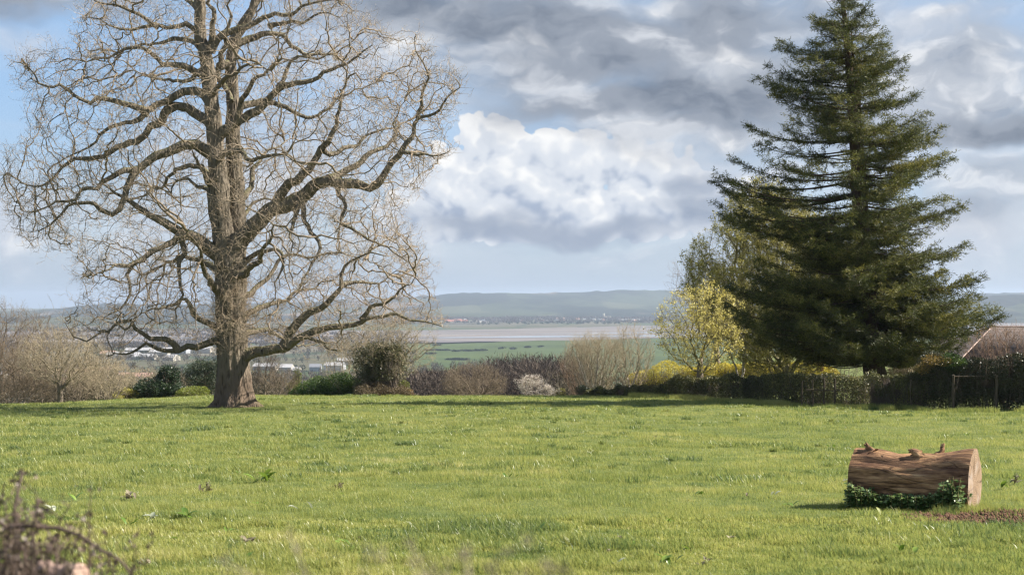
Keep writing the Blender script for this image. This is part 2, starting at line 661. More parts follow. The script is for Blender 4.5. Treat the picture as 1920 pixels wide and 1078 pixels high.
def bsdf(gg, out, color, rough=0.8, spec=0.5, bump=None, bstr=0.3, bdist=0.05, trans=None, transcol=None):
    b = gg.node('ShaderNodeBsdfPrincipled')
    gg.put(b.inputs['Base Color'], color if not isinstance(color, tuple) else (*color, 1.0))
    gg.put(b.inputs['Roughness'], rough)
    b.inputs['Specular IOR Level'].default_value = spec
    if bump is not None:
        bn = gg.node('ShaderNodeBump')
        bn.inputs['Strength'].default_value = bstr
        bn.inputs['Distance'].default_value = bdist
        gg.put(bn.inputs['Height'], bump)
        gg.l.new(bn.outputs[0], b.inputs['Normal'])
    if trans:
        t = gg.node('ShaderNodeBsdfTranslucent')
        gg.put(t.inputs[0], transcol if transcol is not None else color)
        mx = gg.node('ShaderNodeMixShader')
        mx.inputs[0].default_value = trans
        gg.l.new(b.outputs[0], mx.inputs[1]); gg.l.new(t.outputs[0], mx.inputs[2])
        gg.l.new(mx.outputs[0], out.inputs[0])
    else:
        gg.l.new(b.outputs[0], out.inputs[0])
    return b


def leaf_mat(name, dark, mid, light, rough=0.5, spec=0.4, trans=0.3, clump=0.0, cs=0.5):
    m, gg, out = new_mat(name)
    t = tint_attr(gg)
    if clump:
        n = gg.noise(pos(gg), cs, 2, 0.5)
        t = (t * (1 - clump) + gg.smooth(n, 0.3, 0.7) * clump)
    c = gg.ramp(t, [(0.0, dark), (0.5, mid), (1.0, light)])
    bsdf(gg, out, c, rough, spec, trans=trans)
    return m


def bark_mat(name, dark, light, scale=6.0, stretch=0.25, moss=None, mossamt=0.0, bstr=0.6, bdist=0.04, rough=0.9, redbase=False):
    m, gg, out = new_mat(name)
    p = pos(gg, True)
    ps = gg.vmath('MULTIPLY', p, (1, 1, stretch))
    n = gg.noise(ps, scale, 6, 0.62, dist=0.4)
    v = gg.voronoi(ps, scale * 1.6, 'F1', 1.0)
    h = n * 0.7 + v * 0.5
    c = gg.mix(gg.smooth(h, 0.35, 0.75), dark, light)
    big = gg.noise(p, 0.9, 3, 0.5)
    c = gg.mix(gg.smooth(big, 0.4, 0.7) * 0.35, c, tuple(x * 0.7 for x in light))
    if moss:
        nz = gg.sep(E(gg, gg.node('ShaderNodeNewGeometry').outputs['Normal']))[2]
        mm = gg.smooth(nz + (gg.noise(p, 2.2, 4, 0.6) - 0.5) * 1.6, 0.35, 0.95) * mossamt
        c = gg.mix(mm, c, moss)
    if redbase:
        zz = gg.sep(p)[2]
        c = gg.mix((1.0 - gg.smooth(zz + (gg.noise(p, 1.6, 4, .6) - .5) * 1.6, 0.9, 2.4)) * .45, c, gg.mix(gg.smooth(h, 0.35, 0.75), (0.026, 0.014, 0.010), (0.115, 0.066, 0.044)))
    bsdf(gg, out, c, rough, 0.2, bump=h, bstr=bstr, bdist=bdist)
    return m


def twig_mat(name, a, b, rough=0.75):
    m, gg, out = new_mat(name)
    c = gg.mix(tint_attr(gg), a, b)
    bsdf(gg, out, c, rough, 0.3)
    return m

# ------------------------------------------------------------------ the lie of the land
_PY = [-60, 0, 4, 8, 12, 16, 20, 30, 40, 50, 63, 75, 88, 100, 120, 150, 250, 400, 700, 1200, 2000, 3000, 20000]
_PZ = [-1.4, -1.62, -1.75, -2.02, -2.36, -2.72, -3.05, -3.55, -3.95, -4.37, -4.85, -5.35, -6.03, -7.6, -10.5, -14, -24, -36, -58, -80, -91, -91, -91]


def sst(x, a, b):
    t = np.clip((x - a) / (b - a), 0, 1)
    return t * t * (3 - 2 * t)


def ground(x, y):
    x = np.asarray(x, float); y = np.asarray(y, float)
    z = 0
    for k in (-0.06, -0.03, 0, 0.03, 0.06):
        z = z + np.interp(y * (1 + k), _PY, _PZ) / 5
    z = z - 0.77 * np.clip((-x - 18) / 14, 0, 2.5) ** 1.2 * sst(y, 55, 85)
    # garden terrace behind the hedge on the right
    w = sst(x / np.maximum(y, 30.0), .085, .15) * sst(y, 70, 80) * (1 - sst(y, 150, 260))
    z = z * (1 - w) + w * (-5.25 - np.clip(y - 75, 0, None) * 0.012)
    # soft swell of the turf
    near = 1 - sst(y, 90, 140)
    z = z + near * ((vn2(x, y, 3.1) - .5) * 0.10 + (vn2(x, y, 1.0, 7) - .5) * 0.035) * sst(y, 2, 10)
    far = sst(y, 150, 500) * (1 - sst(y, 1600, 2600))
    z = z + far * (vn2(x, y, 170, 3) - .5) * 10
    return z


def gp(x, y, Y):
    """ground point under the photo column x at depth Y"""
    X = (x - 960) / F * Y
    return np.array([X, Y, float(ground(X, Y))])


# --- ground sheet
xs = np.concatenate([-np.geomspace(8000, 42, 46), np.arange(-40, 40.1, 0.8), np.geomspace(42, 8000, 46)])
ys = np.concatenate([np.arange(-40, 4, 4), np.arange(4, 110, 0.8), np.geomspace(111, 13500, 150)])
XX, YY = np.meshgrid(xs, ys)
ZZ = ground(XX, YY)
V_ = np.stack([XX, YY, ZZ], -1).reshape(-1, 3)
nx, ny = len(xs), len(ys)
ii = (np.arange(ny - 1)[:, None] * nx + np.arange(nx - 1)[None]).ravel()
GF = np.stack([ii, ii + 1, ii + nx + 1, ii + nx], 1)

m_ground, gg, out = new_mat("pasture_soil")
p_ = pos(gg)
gx, gy, gz = gg.sep(p_)
n1 = gg.noise(p_, 0.35, 5, 0.6)
n2 = gg.noise(p_, 6.0, 4, 0.6)
turf = gg.ramp(n1 * 0.6 + n2 * 0.4, [(0.3, (0.065, 0.085, 0.025)), (0.5, (0.10, 0.125, 0.035)), (0.7, (0.16, 0.16, 0.06))])
# bare soil by the log
sx = gg.vmath('SUBTRACT', p_, (float(6.75), 18.6, 0.0))
sd = gg.vmath('LENGTH', gg.vmath('MULTIPLY', sx, (0.8, 1.1, 0.0)), out=1)
soilm = gg.smooth(1.25 - sd + (gg.noise(p_, 2.5, 5, 0.65) - 0.5) * 1.5, 0.0, 0.25)
soil = gg.ramp(gg.noise(p_, 14.0, 6, 0.7), [(0.3, (0.04, 0.025, 0.017)), (0.7, (0.14, 0.09, 0.06))])
turf = gg.mix(soilm, turf, soil)
# valley fields
pf = gg.vmath('MULTIPLY', p_, (0.0045, 0.0026, 0))
cell = gg.voronoi(pf, 1.0, 'F1', out='Color')
cr = gg.sep(cell)[0]
edge_ = gg.voronoi(pf, 1.0, 'DISTANCE_TO_EDGE')
fields = gg.ramp(cr, [(0.0, (0.05, 0.062, 0.028)), (0.3, (0.085, 0.075, 0.045)), (0.55, (0.10, 0.085, 0.06)), (0.75, (0.06, 0.08, 0.033)), (0.9, (0.13, 0.11, 0.08))], 'CONSTANT')
hed = gg.smooth(edge_ + (gg.noise(p_, 0.02, 3) - .5) * 0.05, 0.05, 0.02)
fields = gg.mix(hed, fields, (0.035, 0.045, 0.022))
fields = gg.mix(gg.smooth(gg.noise(p_, 0.03, 4), 0.4, 0.7) * 0.4, fields, (0.06, 0.08, 0.03))
green = gg.mix(gg.smooth(gg.noise(gg.vmath('MULTIPLY', p_, (0.4, 1, 1)), 0.006, 4), 0.35, 0.65), (0.034, 0.054, 0.012), (0.056, 0.080, 0.018))
gmask = gg.smooth(gx, -300, -200) * gg.smooth(gy, 1150, 1250) * gg.smooth(gy, 3600, 3500)
fields = gg.mix(gmask, fields, green)
col = gg.mix(gg.smooth(gy, 130, 200), turf, fields)
bsdf(gg, out, col, 0.95, 0.15, bump=n2 * 0.6 + gg.noise(p_, 25, 3, 0.6) * 0.4, bstr=0.5, bdist=0.03)
tag(mesh_obj('ground', V_, GF, m_ground, smooth=True), kind='structure')

# --- far hills
def hill_top(px_x):
    return np.interp(px_x, [-400, 0, 90, 140, 200, 330, 600, 800, 860, 940, 1000, 1040, 1080, 1120, 1180, 1260, 1400, 1800, 1920, 2400],
                     [590, 584, 583, 576, 569, 572, 566, 556, 550, 549, 551, 548, 548, 546, 544, 544, 546, 552, 548, 552])


def hills(name, Y0, Yt, topf, base_px, mat, seed, span=(-900, 2900), n=700, rough=7.0):
    pxs = np.linspace(span[0], span[1], n)
    rows = np.linspace(0, 1, 34)
    rows2 = np.concatenate([rows, [1.04, 1.1, 1.2]])
    V = []
    top = topf(pxs)
    for k, t in enumerate(rows2):
        Y = Y0 + (Yt - Y0) * t
        Xt = (pxs - 960) / F * Yt
        zt = (HOR - top) / F * Yt
        s = min(t, 1.0)
        prof = s ** 1.25 * 0.75 + 0.25 * s * s
        z = -91.5 + (zt + 91.5) * prof
        X = Xt
        zz = z + (vn2(X, np.full_like(X, Y), 900, seed) - .5) * 90 * s * (1 - s) * 2 + (vn2(X, np.full_like(X, Y), 240, seed) - .5) * 30 * s * (1.05 - s)
        if t > 1: zz = zt - (t - 1) * 260
        zz = zz + (vn2(X, np.full_like(X, Y), 45, seed) - .35) * rough * (0.2 + s) * (t <= 1.0)
        V.append(np.stack([X, np.full_like(X, Y), zz], -1))
    V = np.array(V).reshape(-1, 3)
    m = len(rows2)
    ii = (np.arange(m - 1)[:, None] * n + np.arange(n - 1)[None]).ravel()
    return tag(mesh_obj(name, V, np.stack([ii, ii + 1, ii + n + 1, ii + n], 1), mat, smooth=True), kind='structure')


m_hill, gg, out = new_mat("hillside_woods_and_fields")
p_ = pos(gg)
pf = gg.vmath('MULTIPLY', p_, (0.0032, 0.0012, 0.0))
cr = gg.sep(gg.voronoi(pf, 1.0, 'F1', out='Color'))[0]
f_ = gg.ramp(cr, [(0.0, (0.045, 0.055, 0.03)), (0.4, (0.018, 0.020, 0.015)), (0.66, (0.075, 0.08, 0.045)), (0.88, (0.17, 0.135, 0.11))], 'CONSTANT')
wd = gg.smooth(gg.noise(gg.vmath('MULTIPLY', p_, (0.0009, 0.0004, 0.0035)), 1.0, 5, 0.6), 0.45, 0.53)
c_ = gg.mix(wd, f_, (0.013, 0.017, 0.011))
c_ = gg.mix(gg.smooth(gg.noise(p_, 0.03, 5, 0.65), 0.4, 0.65) * 0.5, c_, (0.045, 0.045, 0.028))
bsdf(gg, out, c_, 1.0, 0.0)
hills('hills', 6300, 9000, hill_top, 600, m_hill, 3.0)
# nearer ridge on the far right and the low wooded rise on the left
hills('low_hills', 5200, 6200, lambda q: np.interp(q, [-900, -200, 0, 150, 420, 700, 820, 900, 1600, 1700, 1810, 1860, 1920, 2100, 2900], [604, 600, 598, 598, 600, 604, 612, 640, 640, 600, 562, 556, 554, 556, 570]), 600, m_hill, 9.0, rough=12.0)

# --- tidal river: mudflats, channels of water
m_mud, gg, out = new_mat("river_mud")
p_ = pos(gg)
n = gg.noise(gg.vmath('MULTIPLY', p_, (0.0012, 0.006, 0)), 1.0, 5, 0.55)
c_ = gg.ramp(n, [(0.35, (0.085, 0.068, 0.058)), (0.5, (0.14, 0.112, 0.095)), (0.65, (0.20, 0.165, 0.135))])
bsdf(gg, out, c_, 0.55, 0.5)
m_water, gg, out = new_mat("river_water")
bsdf(gg, out, (0.20, 0.21, 0.22), 0.15, 0.8, bump=gg.noise(pos(gg), 0.3, 4, 0.6), bstr=0.3, bdist=0.3)


def strip(name, mat, z, near, far, n=240, span=(-900, 2900)):
    """flat band whose near and far shores are given as photo rows along the picture"""
    pxs = np.linspace(span[0], span[1], n)
    V = []
    for fn in (near, far):
        row = fn(pxs)
        Y = -z * F / (row - HOR)
        V.append(np.stack([(pxs - 960) / F * Y, Y, np.full_like(Y, z)], -1))
    V = np.array(V).reshape(-1, 3)
    i = np.arange(n - 1)
    return tag(mesh_obj(name, V, np.stack([i, i + 1, i + n + 1, i + n], 1), mat), kind='structure')


def wig(pxs, amp, s, seed):
    return (vn2(pxs, pxs * 0, s, seed) - .5) * 2 * amp


strip('mudflats', m_mud, -90.4, lambda q: np.interp(q, [-900, 700, 820, 1060, 1240, 2900], [642, 642, 641.5, 638, 634, 630]) + wig(q, .7, 60, 2),
      lambda q: np.interp(q, [-900, 700, 820, 960, 1060, 1240, 1920, 2900], [620, 620, 618.5, 617, 614, 610, 597, 590]) + wig(q, .8, 90, 4))
strip('water', m_water, -90.2, lambda q: np.interp(q, [-900, 820, 1000, 1240, 1920, 2900], [633.5, 633.6, 632.5, 631, 626, 620]) + wig(q, .5, 70, 8) ,
      lambda q: np.interp(q, [-900, 820, 1000, 1240, 1920, 2900], [633.0, 632.6, 629.5, 628.2, 622, 616]) + wig(q, .4, 50, 12))
strip('water', m_water, -90.2, lambda q: np.interp(q, [-900, 1000, 1150, 1240, 1920, 2900], [626, 626.6, 625.4, 624.2, 615, 608]) + wig(q, .5, 50, 15),
      lambda q: np.interp(q, [-900, 1000, 1150, 1240, 1920, 2900], [626, 626.2, 623.6, 621.6, 611, 602]) + wig(q, .4, 60, 18))

# ------------------------------------------------------------------ the old oak
m_oakbark = bark_mat("oak_bark", (0.026, 0.020, 0.015), (0.17, 0.142, 0.108), 5.0, 0.22, moss=(0.13, 0.135, 0.05), mossamt=0.55, bstr=1.0, bdist=0.12, redbase=True)
m_oaktwig = twig_mat("oak_twigs", (0.10, 0.076, 0.052), (0.50, 0.39, 0.27))

OY = 63.0
OAK = gp(440, 762, OY)
M_ = OY / F                                   # metres per photo pixel at the oak

# (points in photo pixels, start radius px, end radius px, depth in metres at the tip)
STEMS = [
 ([(429, 500), (424, 470), (416, 430), (412, 380), (409, 330), (403, 260), (396, 190), (392, 150), (384, 105), (374, 60), (375, 20), (372, -25), (380, -75), (376, -120)], 23, 7, -0.6),
 ([(440, 500), (443, 450), (443, 380), (440, 310), (437, 250), (437, 175), (433, 120), (441, 70), (462, 42), (478, 5), (484, -40), (500, -90), (505, -130)], 20, 6, 1.6),
]
LIMBS = [
 ([(430, 497), (401, 471), (374, 451), (343, 436), (323, 424), (296, 411), (269, 396), (245, 382), (218, 360), (198, 348)], 17, 3.0, -1.5),
 ([(398, 288), (366, 273), (343, 273), (312, 288), (280, 300), (257, 319), (242, 343), (235, 370), (229, 394), (210, 405), (191, 397), (179, 386), (156, 378), (129, 386), (110, 402), (92, 420), (70, 428)], 11, 2.0, -3.0),
 ([(257, 319), (234, 323), (210, 329), (191, 339), (180, 352), (156, 358), (143, 374), (110, 380), (80, 392), (45, 398)], 6, 1.5, -4.2),
 ([(397, 232), (374, 218), (351, 203), (331, 197), (316, 205), (312, 218), (300, 236), (284, 242), (273, 257), (257, 269), (234, 273), (210, 282), (191, 292), (168, 294), (144, 294), (125, 308), (101, 323), (93, 339), (74, 349), (51, 345), (20, 333)], 10.5, 1.6, 2.6),
 ([(394, 188), (362, 171), (343, 173), (316, 187), (296, 199), (280, 214), (269, 226), (249, 230), (226, 236), (206, 242), (191, 255), (179, 269), (164, 278), (150, 285), (120, 300)], 10, 2.0, 1.0),
 ([(280, 214), (261, 203), (242, 195), (218, 191), (187, 183), (168, 193), (148, 187), (129, 171), (113, 160), (90, 166), (74, 156), (62, 140), (51, 128), (26, 118)], 6.5, 1.4, -1.5),
 ([(390, 150), (372, 136), (358, 130), (335, 123), (308, 119), (288, 101), (265, 93), (242, 93), (222, 101), (203, 109), (179, 113), (160, 117), (144, 113)], 8, 1.5, -2.6),
 ([(382, 95), (366, 84), (347, 74), (323, 72), (300, 80), (280, 84), (262, 84), (240, 96), (222, 98)], 6.5, 1.5, 3.2),
 ([(378, 72), (362, 52), (351, 45), (327, 51), (312, 58), (296, 51), (273, 51), (249, 58), (226, 58), (203, 47), (187, 35), (164, 33)], 6.5, 1.5, -1.6),
 ([(296, 51), (284, 45), (265, 31), (234, 19), (203, 8), (172, -4), (150, -14)], 4.5, 1.5, -3.0),
 ([(374, 20), (350, -2), (322, -18), (290, -24), (258, -44), (228, -60)], 6, 1.5, 1.4),
 ([(376, -60), (350, -84), (320, -96), (290, -120)], 4.5, 1.4, -1.6),
 ([(376, -80), (402, -110), (424, -150), (420, -180)], 4.5, 1.4, 1.0),
 ([(393, 100), (397, 70), (396, 45), (404, 22), (392, 8), (400, -12), (420, -36), (430, -70)], 7, 2.0, -1.5),
 # lower left
 ([(346, 440), (322, 452), (308, 458), (284, 470), (269, 485), (249, 497), (242, 516), (245, 540), (234, 567), (218, 586), (195, 598)], 7.5, 1.6, -2.6),
 ([(269, 487), (242, 493), (218, 493), (203, 505), (187, 509), (168, 520)], 4, 1.2, -3.5),
 ([(339, 440), (343, 473), (337, 505), (335, 536), (341, 556), (326, 580), (329, 604)], 6.5, 2.0, -0.9),
 ([(414, 618), (390, 608), (374, 598), (362, 579), (347, 563), (327, 571), (296, 575), (273, 583), (255, 596)], 7.5, 1.5, -2.9),
 ([(418, 638), (400, 640), (382, 645), (351, 651), (331, 657), (312, 659), (296, 655), (277, 647), (257, 657), (234, 667), (218, 664), (203, 666)], 8, 1.8, -1.6),
 ([(334, 657), (323, 645), (312, 635), (288, 637), (273, 629), (257, 614), (245, 602), (226, 610), (203, 618), (179, 627), (160, 635), (140, 628), (122, 606)], 6, 1.4, -2.8),
 ([(400, 350), (388, 340), (380, 318), (366, 300), (360, 278)], 7, 2.0, -2.2),
 ([(404, 372), (390, 352), (372, 348), (352, 332), (330, 340), (318, 360), (296, 350)], 5, 1.4, 2.0),
 # right
 ([(408, 252), (416, 250), (430, 240), (447, 229), (466, 216), (490, 199), (505, 179), (521, 166), (544, 158), (571, 154), (595, 146), (618, 134), (641, 125), (661, 113), (682, 96), (700, 84)], 12, 1.6, -2.0),
 ([(447, 228), (451, 199), (462, 175), (472, 152), (493, 140), (509, 128), (521, 105), (530, 86)], 7, 1.6, -2.6),
 ([(521, 166), (534, 150), (540, 128), (560, 108), (590, 112), (618, 100), (640, 84)], 4.5, 1.4, -1.0),
 ([(441, 205), (466, 195), (490, 189), (513, 191), (536, 199), (552, 212), (571, 222), (595, 218), (614, 203), (634, 187), (657, 175), (682, 166), (704, 156)], 7.5, 1.5, 3.2),
 ([(436, 88), (451, 82), (478, 70), (505, 62), (529, 70), (544, 90), (568, 101), (595, 105), (618, 103), (641, 93), (664, 74)], 7.5, 1.5, 2.4),
 ([(393, 95), (410, 72), (434, 58), (462, 49), (490, 37), (517, 31), (544, 27), (568, 12), (595, 4), (626, 2), (650, 10)], 8, 1.5, -1.0),
 ([(505, 50), (530, 42), (548, 39), (571, 43), (591, 31), (618, 23), (640, 34)], 4.5, 1.3, 0.6),
 ([(478, 5), (504, -14), (536, -24), (564, -44), (600, -60)], 6, 1.5, 2.4),
 ([(484, -40), (466, -76), (470, -120), (456, -160)], 5, 1.4, 0.6),
 ([(431, 140), (425, 122), (412, 128), (408, 140), (414, 158), (424, 172), (434, 190)], 8, 8, -0.7),
 ([(412, 128), (416, 104), (428, 84), (424, 60), (436, 36), (428, 10), (440, -20)], 6.5, 2.0, -1.2),
 ([(430, 482), (443, 458), (462, 437), (486, 414), (505, 398), (532, 382), (560, 370), (579, 362), (595, 345), (618, 339), (641, 343), (673, 345), (692, 353), (712, 343), (723, 331), (731, 312), (747, 288), (762, 269), (776, 249), (784, 222), (805, 216), (825, 203), (840, 179), (857, 163)], 19, 1.8, -1.8),
 ([(784, 222), (787, 199), (793, 171), (801, 148), (793, 117), (782, 93), (776, 74)], 4.5, 1.3, -2.6),
 ([(509, 396), (526, 366), (536, 351), (556, 339), (571, 327), (587, 308), (603, 280), (618, 265), (630, 242), (634, 218), (638, 191), (641, 171), (649, 148), (652, 124)], 12, 1.8, -2.6),
 ([(618, 337), (641, 323), (669, 312), (684, 296), (708, 280), (727, 273), (743, 253), (737, 232), (747, 210), (760, 190)], 8.5, 1.5, 1.4),
 ([(603, 280), (620, 290), (641, 277), (673, 269), (692, 253), (719, 245), (739, 241), (762, 230)], 5.5, 1.3, 2.6),
 ([(750, 284), (774, 288), (797, 288), (821, 292), (842, 282)], 4, 1.2, -2.2),
 ([(634, 345), (636, 366), (645, 386), (638, 405), (640, 419), (657, 429), (677, 440), (700, 454), (723, 462), (743, 477), (766, 493)], 5, 1.3, -2.4),
 ([(560, 368), (552, 411), (546, 438), (551, 458), (546, 474)], 6, 2.0, -2.2),
 ([(566, 372), (570, 403), (577, 423), (588, 442), (601, 462), (593, 485), (579, 505), (566, 524), (556, 550), (540, 570)], 5.5, 1.6, -3.2),
 ([(440, 494), (456, 493), (474, 476), (497, 472), (520, 470), (532, 486), (532, 509), (521, 532), (520, 560)], 6, 1.6, -2.6),
 ([(456, 668), (470, 663), (497, 659), (529, 651), (552, 639), (579, 629), (606, 620), (638, 612), (665, 606), (688, 596), (716, 590), (743, 592), (770, 600), (797, 602), (826, 614)], 12, 1.5, -3.0),
 ([(680, 600), (688, 583), (704, 567), (727, 563), (743, 551), (758, 536), (778, 516)], 5.5, 1.2, -3.2),
 ([(536, 648), (545, 622), (556, 602), (579, 586), (603, 575), (622, 559), (638, 536), (638, 516), (649, 497), (673, 481), (696, 473), (720, 480)], 10, 1.5, -1.6),
 ([(638, 536), (665, 528), (696, 532), (720, 524), (745, 508)], 4, 1.2, -0.2),
 ([(450, 600), (465, 588), (482, 579), (509, 567), (536, 559), (560, 545), (590, 540), (612, 520)], 7, 1.5, 3.2),
 ([(579, 631), (603, 645), (618, 655), (634, 656), (632, 640), (640, 632)], 4, 1.3, -3.0),
 ([(440, 560), (470, 548), (500, 520), (520, 490), (556, 476), (590, 482), (640, 470), (680, 490)], 6, 1.5, 4.5),
 ([(434, 420), (460, 404), (474, 380), (505, 372), (540, 384)], 5, 1.5, 4.0),
 # limbs reaching mostly towards and away from the camera
 ([(425, 560), (400, 540), (380, 500), (372, 470), (350, 430)], 8, 2.0, -6.0),
 ([(432, 520), (470, 505), (500, 460), (515, 420)], 9, 2.0, -7.0),
 ([(438, 520), (400, 500), (350, 480), (300, 500), (262, 520)], 9, 2.0, 7.0),
 ([(440, 380), (470, 350), (480, 310), (510, 280), (540, 260)], 7, 2.0, 7.0),
 ([(404, 300), (440, 280), (470, 300), (520, 290), (560, 300)], 7, 2.0, -6.5),
 ([(400, 330), (370, 310), (330, 318), (300, 350), (250, 340)], 7, 2.0, 6.5),
 ([(396, 180), (420, 150), (470, 120), (500, 130)], 6, 1.8, -5.0),
 ([(390, 120), (350, 150), (300, 150), (250, 130)], 6, 1.8, 5.5),
 ([(446, 630), (500, 620), (560, 650), (600, 640)], 7, 1.6, 6.0),
]


def build_oak():
    rng = np.random.default_rng(11)
    t = thing('oak_tree', 'huge bare spreading oak with a thick twin-stemmed trunk, standing alone on the grass', 'oak tree', OAK)
    tr = MB()
    # lower trunk with root flare
    prof = [(767, 47), (762, 45), (757, 41), (748, 37), (735, 34), (715, 31), (690, 29), (660, 28), (630, 28), (600, 27), (565, 27), (535, 28), (510, 30), (492, 31), (478, 27), (466, 18)]
    cx = np.interp([p[0] for p in prof], [466, 480, 500, 560, 640, 700, 767], [431, 432, 433, 432, 435, 438, 441])
    sides = 64
    ang = np.arange(sides) * 2 * np.pi / sides
    rows = []
    for (yy, rr), xx in zip(prof, cx):
        c = px(xx, yy, OY)
        if yy > 762: c[2] = OAK[2] - 0.15
        fl = np.clip((yy - 690) / 75, 0, 1) ** 1.6
        lobes = 1 + fl * (0.17 * np.cos(ang * 5 + 0.6) + 0.10 * np.cos(ang * 8 + 2)) + 0.035 * np.sin(ang * 11 + yy * 0.02) + 0.03 * np.sin(ang * 3 + yy * 0.03)
        if yy < 515: lobes = lobes * (1 - 0.12 * np.abs(np.sin(ang)) * (515 - yy) / 50)
        pr = np.stack([c[0] + np.cos(ang) * rr * M_ * lobes, c[1] + np.sin(ang) * rr * M_ * lobes * 0.95, np.full(sides, c[2])], -1)
        nz = (vnoise(pr * np.array([1, 1, .35]), .16) - .5) * .07 + (vnoise(pr, .5) - .5) * .12
        pr[:, :2] += (np.stack([np.cos(ang), np.sin(ang)], -1) * nz[:, None])
        rows.append(pr)
    # subdivide vertically
    RR = np.array(rows); k = 4
    tt = np.linspace(0, len(RR) - 1, (len(RR) - 1) * k + 1)
    i0 = np.clip(tt.astype(int), 0, len(RR) - 2); fr = (tt - i0)[:, None, None]
    RR = RR[i0] * (1 - fr) + RR[i0 + 1] * fr
    vv = RR.reshape(-1, 3)
    out_n = unit(np.stack([np.tile(np.cos(ang), len(RR)), np.tile(np.sin(ang), len(RR)), np.zeros(len(vv))], -1))
    vv = vv + out_n * ((vnoise(vv * np.array([1, 1, .25]), .09) - .5) * .06)[:, None]
    kk = np.arange(sides); k2 = (kk + 1) % sides
    f = np.stack([kk, k2, k2 + sides, kk + sides], 1)
    f = (f[None] + (np.arange(len(RR) - 1) * sides)[:, None, None]).reshape(-1, 4)
    tr.add(vv, f)
    nodes = []; par = []; rad = []
    def add_chain(pts, r0, r1, dz, d0, sides, stem=False):
        L = np.concatenate([[0], np.cumsum(np.linalg.norm(np.diff(np.array(pts), axis=0), axis=1))])
        s = L / L[-1]
        P3 = [px(x, y, OY + d0 + (dz - d0) * q ** 0.9) for (x, y), q in zip(pts, s)]
        r1 = r1 * (1 if stem else .5)
        rr = [(r0 + (r1 - r0) * q ** 0.8) * M_ * (OY + d0) / OY for q in s]
        c, r = smooth_chain(P3, rr, 0.35, rng, 0.03 if not stem else 0.02)
        # crooks
        w = np.stack([vnoise(c * 1.0 + 7 * a, .8) - .5 for a in (1, 2, 3)], -1) * 0.22
        w[0] = 0
        if not stem:
            c = c + w * np.minimum(1, np.arange(len(c)) / 3)[:, None]
        r = r.copy()
        if not stem: r[0] *= 1.35
        tube(tr, c, r, sides, rng, 0.10)
        b = len(nodes)
        for q in range(len(c)):
            nodes.append(c[q]); rad.append(r[q]); par.append(b + q - 1 if q else -1)
        return c
    chains = []
    for pts, r0, r1, dz in STEMS:
        d0 = -0.25 if dz < 0 else 0.45
        chains.append((np.array(pts), add_chain(pts, r0, r1, dz, d0, 20, True)))
    for pts, r0, r1, dz in LIMBS:
        # start depth: whatever chain passes nearest to the start pixel
        p0 = np.array(pts[0]); bd = 1e9; d0 = 0
        for Pp, C in chains:
            X = C[:, 0] / C[:, 1] * F + 960; Zp = HOR - C[:, 2] / C[:, 1] * F
            d = np.hypot(X - p0[0], Zp - p0[1]); j = d.argmin()
            if d[j] < bd: bd = d[j]; d0 = C[j, 1] - OY
        if bd > 14: d0 = 0
        chains.append((np.array(pts), add_chain(pts, r0, r1, dz if abs(dz - d0) < 9 else dz, d0, 12 if r0 > 9 else 9)))
    tr_obj = tr.build('trunk', m_oakbark, t, smooth=True)
    nodes = np.array(nodes); par = np.array(par); rad = np.array(rad)
    # crown envelope from the outline in the photograph
    outline = np.array([(150, -30), (150, 40), (120, 90), (30, 100), (20, 150), (60, 200), (40, 270), (-5, 300), (-10, 360), (20, 440), (60, 470), (140, 480), (150, 540), (120, 600), (130, 640), (220, 672),
                        (330, 662), (400, 650), (470, 668), (560, 640), (640, 668), (700, 640), (760, 606), (832, 616), (826, 570), (812, 500), (780, 440), (750, 400), (800, 340), (838, 290), (836, 230), (862, 180), (850, 120), (790, 70), (720, 60), (670, 10), (640, -30),
                        (620, -90), (540, -160), (430, -205), (300, -150), (200, -90)], float)
    def inside(x, y):
        c = np.zeros(len(x), bool); j = len(outline) - 1
        for i in range(len(outline)):
            a = outline[i]; b = outline[j]
            m = ((a[1] > y) != (b[1] > y)) & (x < (b[0] - a[0]) * (y - a[1]) / (b[1] - a[1] + 1e-9) + a[0])
            c ^= m; j = i
        return c
    n = 52000
    qx = rng.uniform(-20, 870, n); qy = rng.uniform(-205, 690, n); qd = rng.uniform(-1, 1, n)
    ok = inside(qx, qy)
    # elliptical depth section about the trunk
    hw = np.interp(qy, [-205, -100, 100, 300, 550, 690], [120, 240, 390, 430, 400, 300])
    e = np.sqrt(np.clip(1 - ((qx - 435) / (hw * 1.08)) ** 2, 0, 1))
    Dm = np.interp(qy, [-205, -50, 200, 450, 620, 690], [3.0, 6.0, 8.5, 8.5, 7.5, 4.0]) * (0.25 + 0.75 * e)
    ok &= ~((np.abs(qx - 438) < 70) & (qy > 640))
    qx, qy, qd, Dm = qx[ok], qy[ok], qd[ok], Dm[ok]
    dd = qd * Dm
    # hollow inside: more attractors near the outer shell
    shell = np.hypot((qx - 435) / 420, dd / 8.5)
    keep = rng.random(len(qx)) < np.clip(0.25 + shell * 0.9, 0, 1)
    keep &= vnoise(np.stack([qx, qy, dd / M_], -1), 55) > 0.45
    qx, qy, dd = qx[keep], qy[keep], dd[keep]
    A = np.array([px(a, b, OY + c) for a, b, c in zip(qx, qy, dd)])[:14000]
    n0 = len(nodes)
    NP, PR = colonize(rng, nodes, par, A, 1.7, 0.40, 0.25, 85, jit=0.36, up=0.04, inertia=0.22)
    r = pipe_radii(NP[n0:], np.where(PR[n0:] >= n0, PR[n0:] - n0, -1), 0.0105, 1.82)
    rr = np.concatenate([rad, r])
    rr[n0:] = np.minimum(rr[n0:], 0.085)
    cb = MB()
    skeleton_mesh(cb, cb, NP, PR, rr, n0, cut=0.022, sides_thick=6, tint=0.25)
    # fine twigs from every slender node
    m = np.arange(n0, len(NP)); m = m[(r < 0.04)]
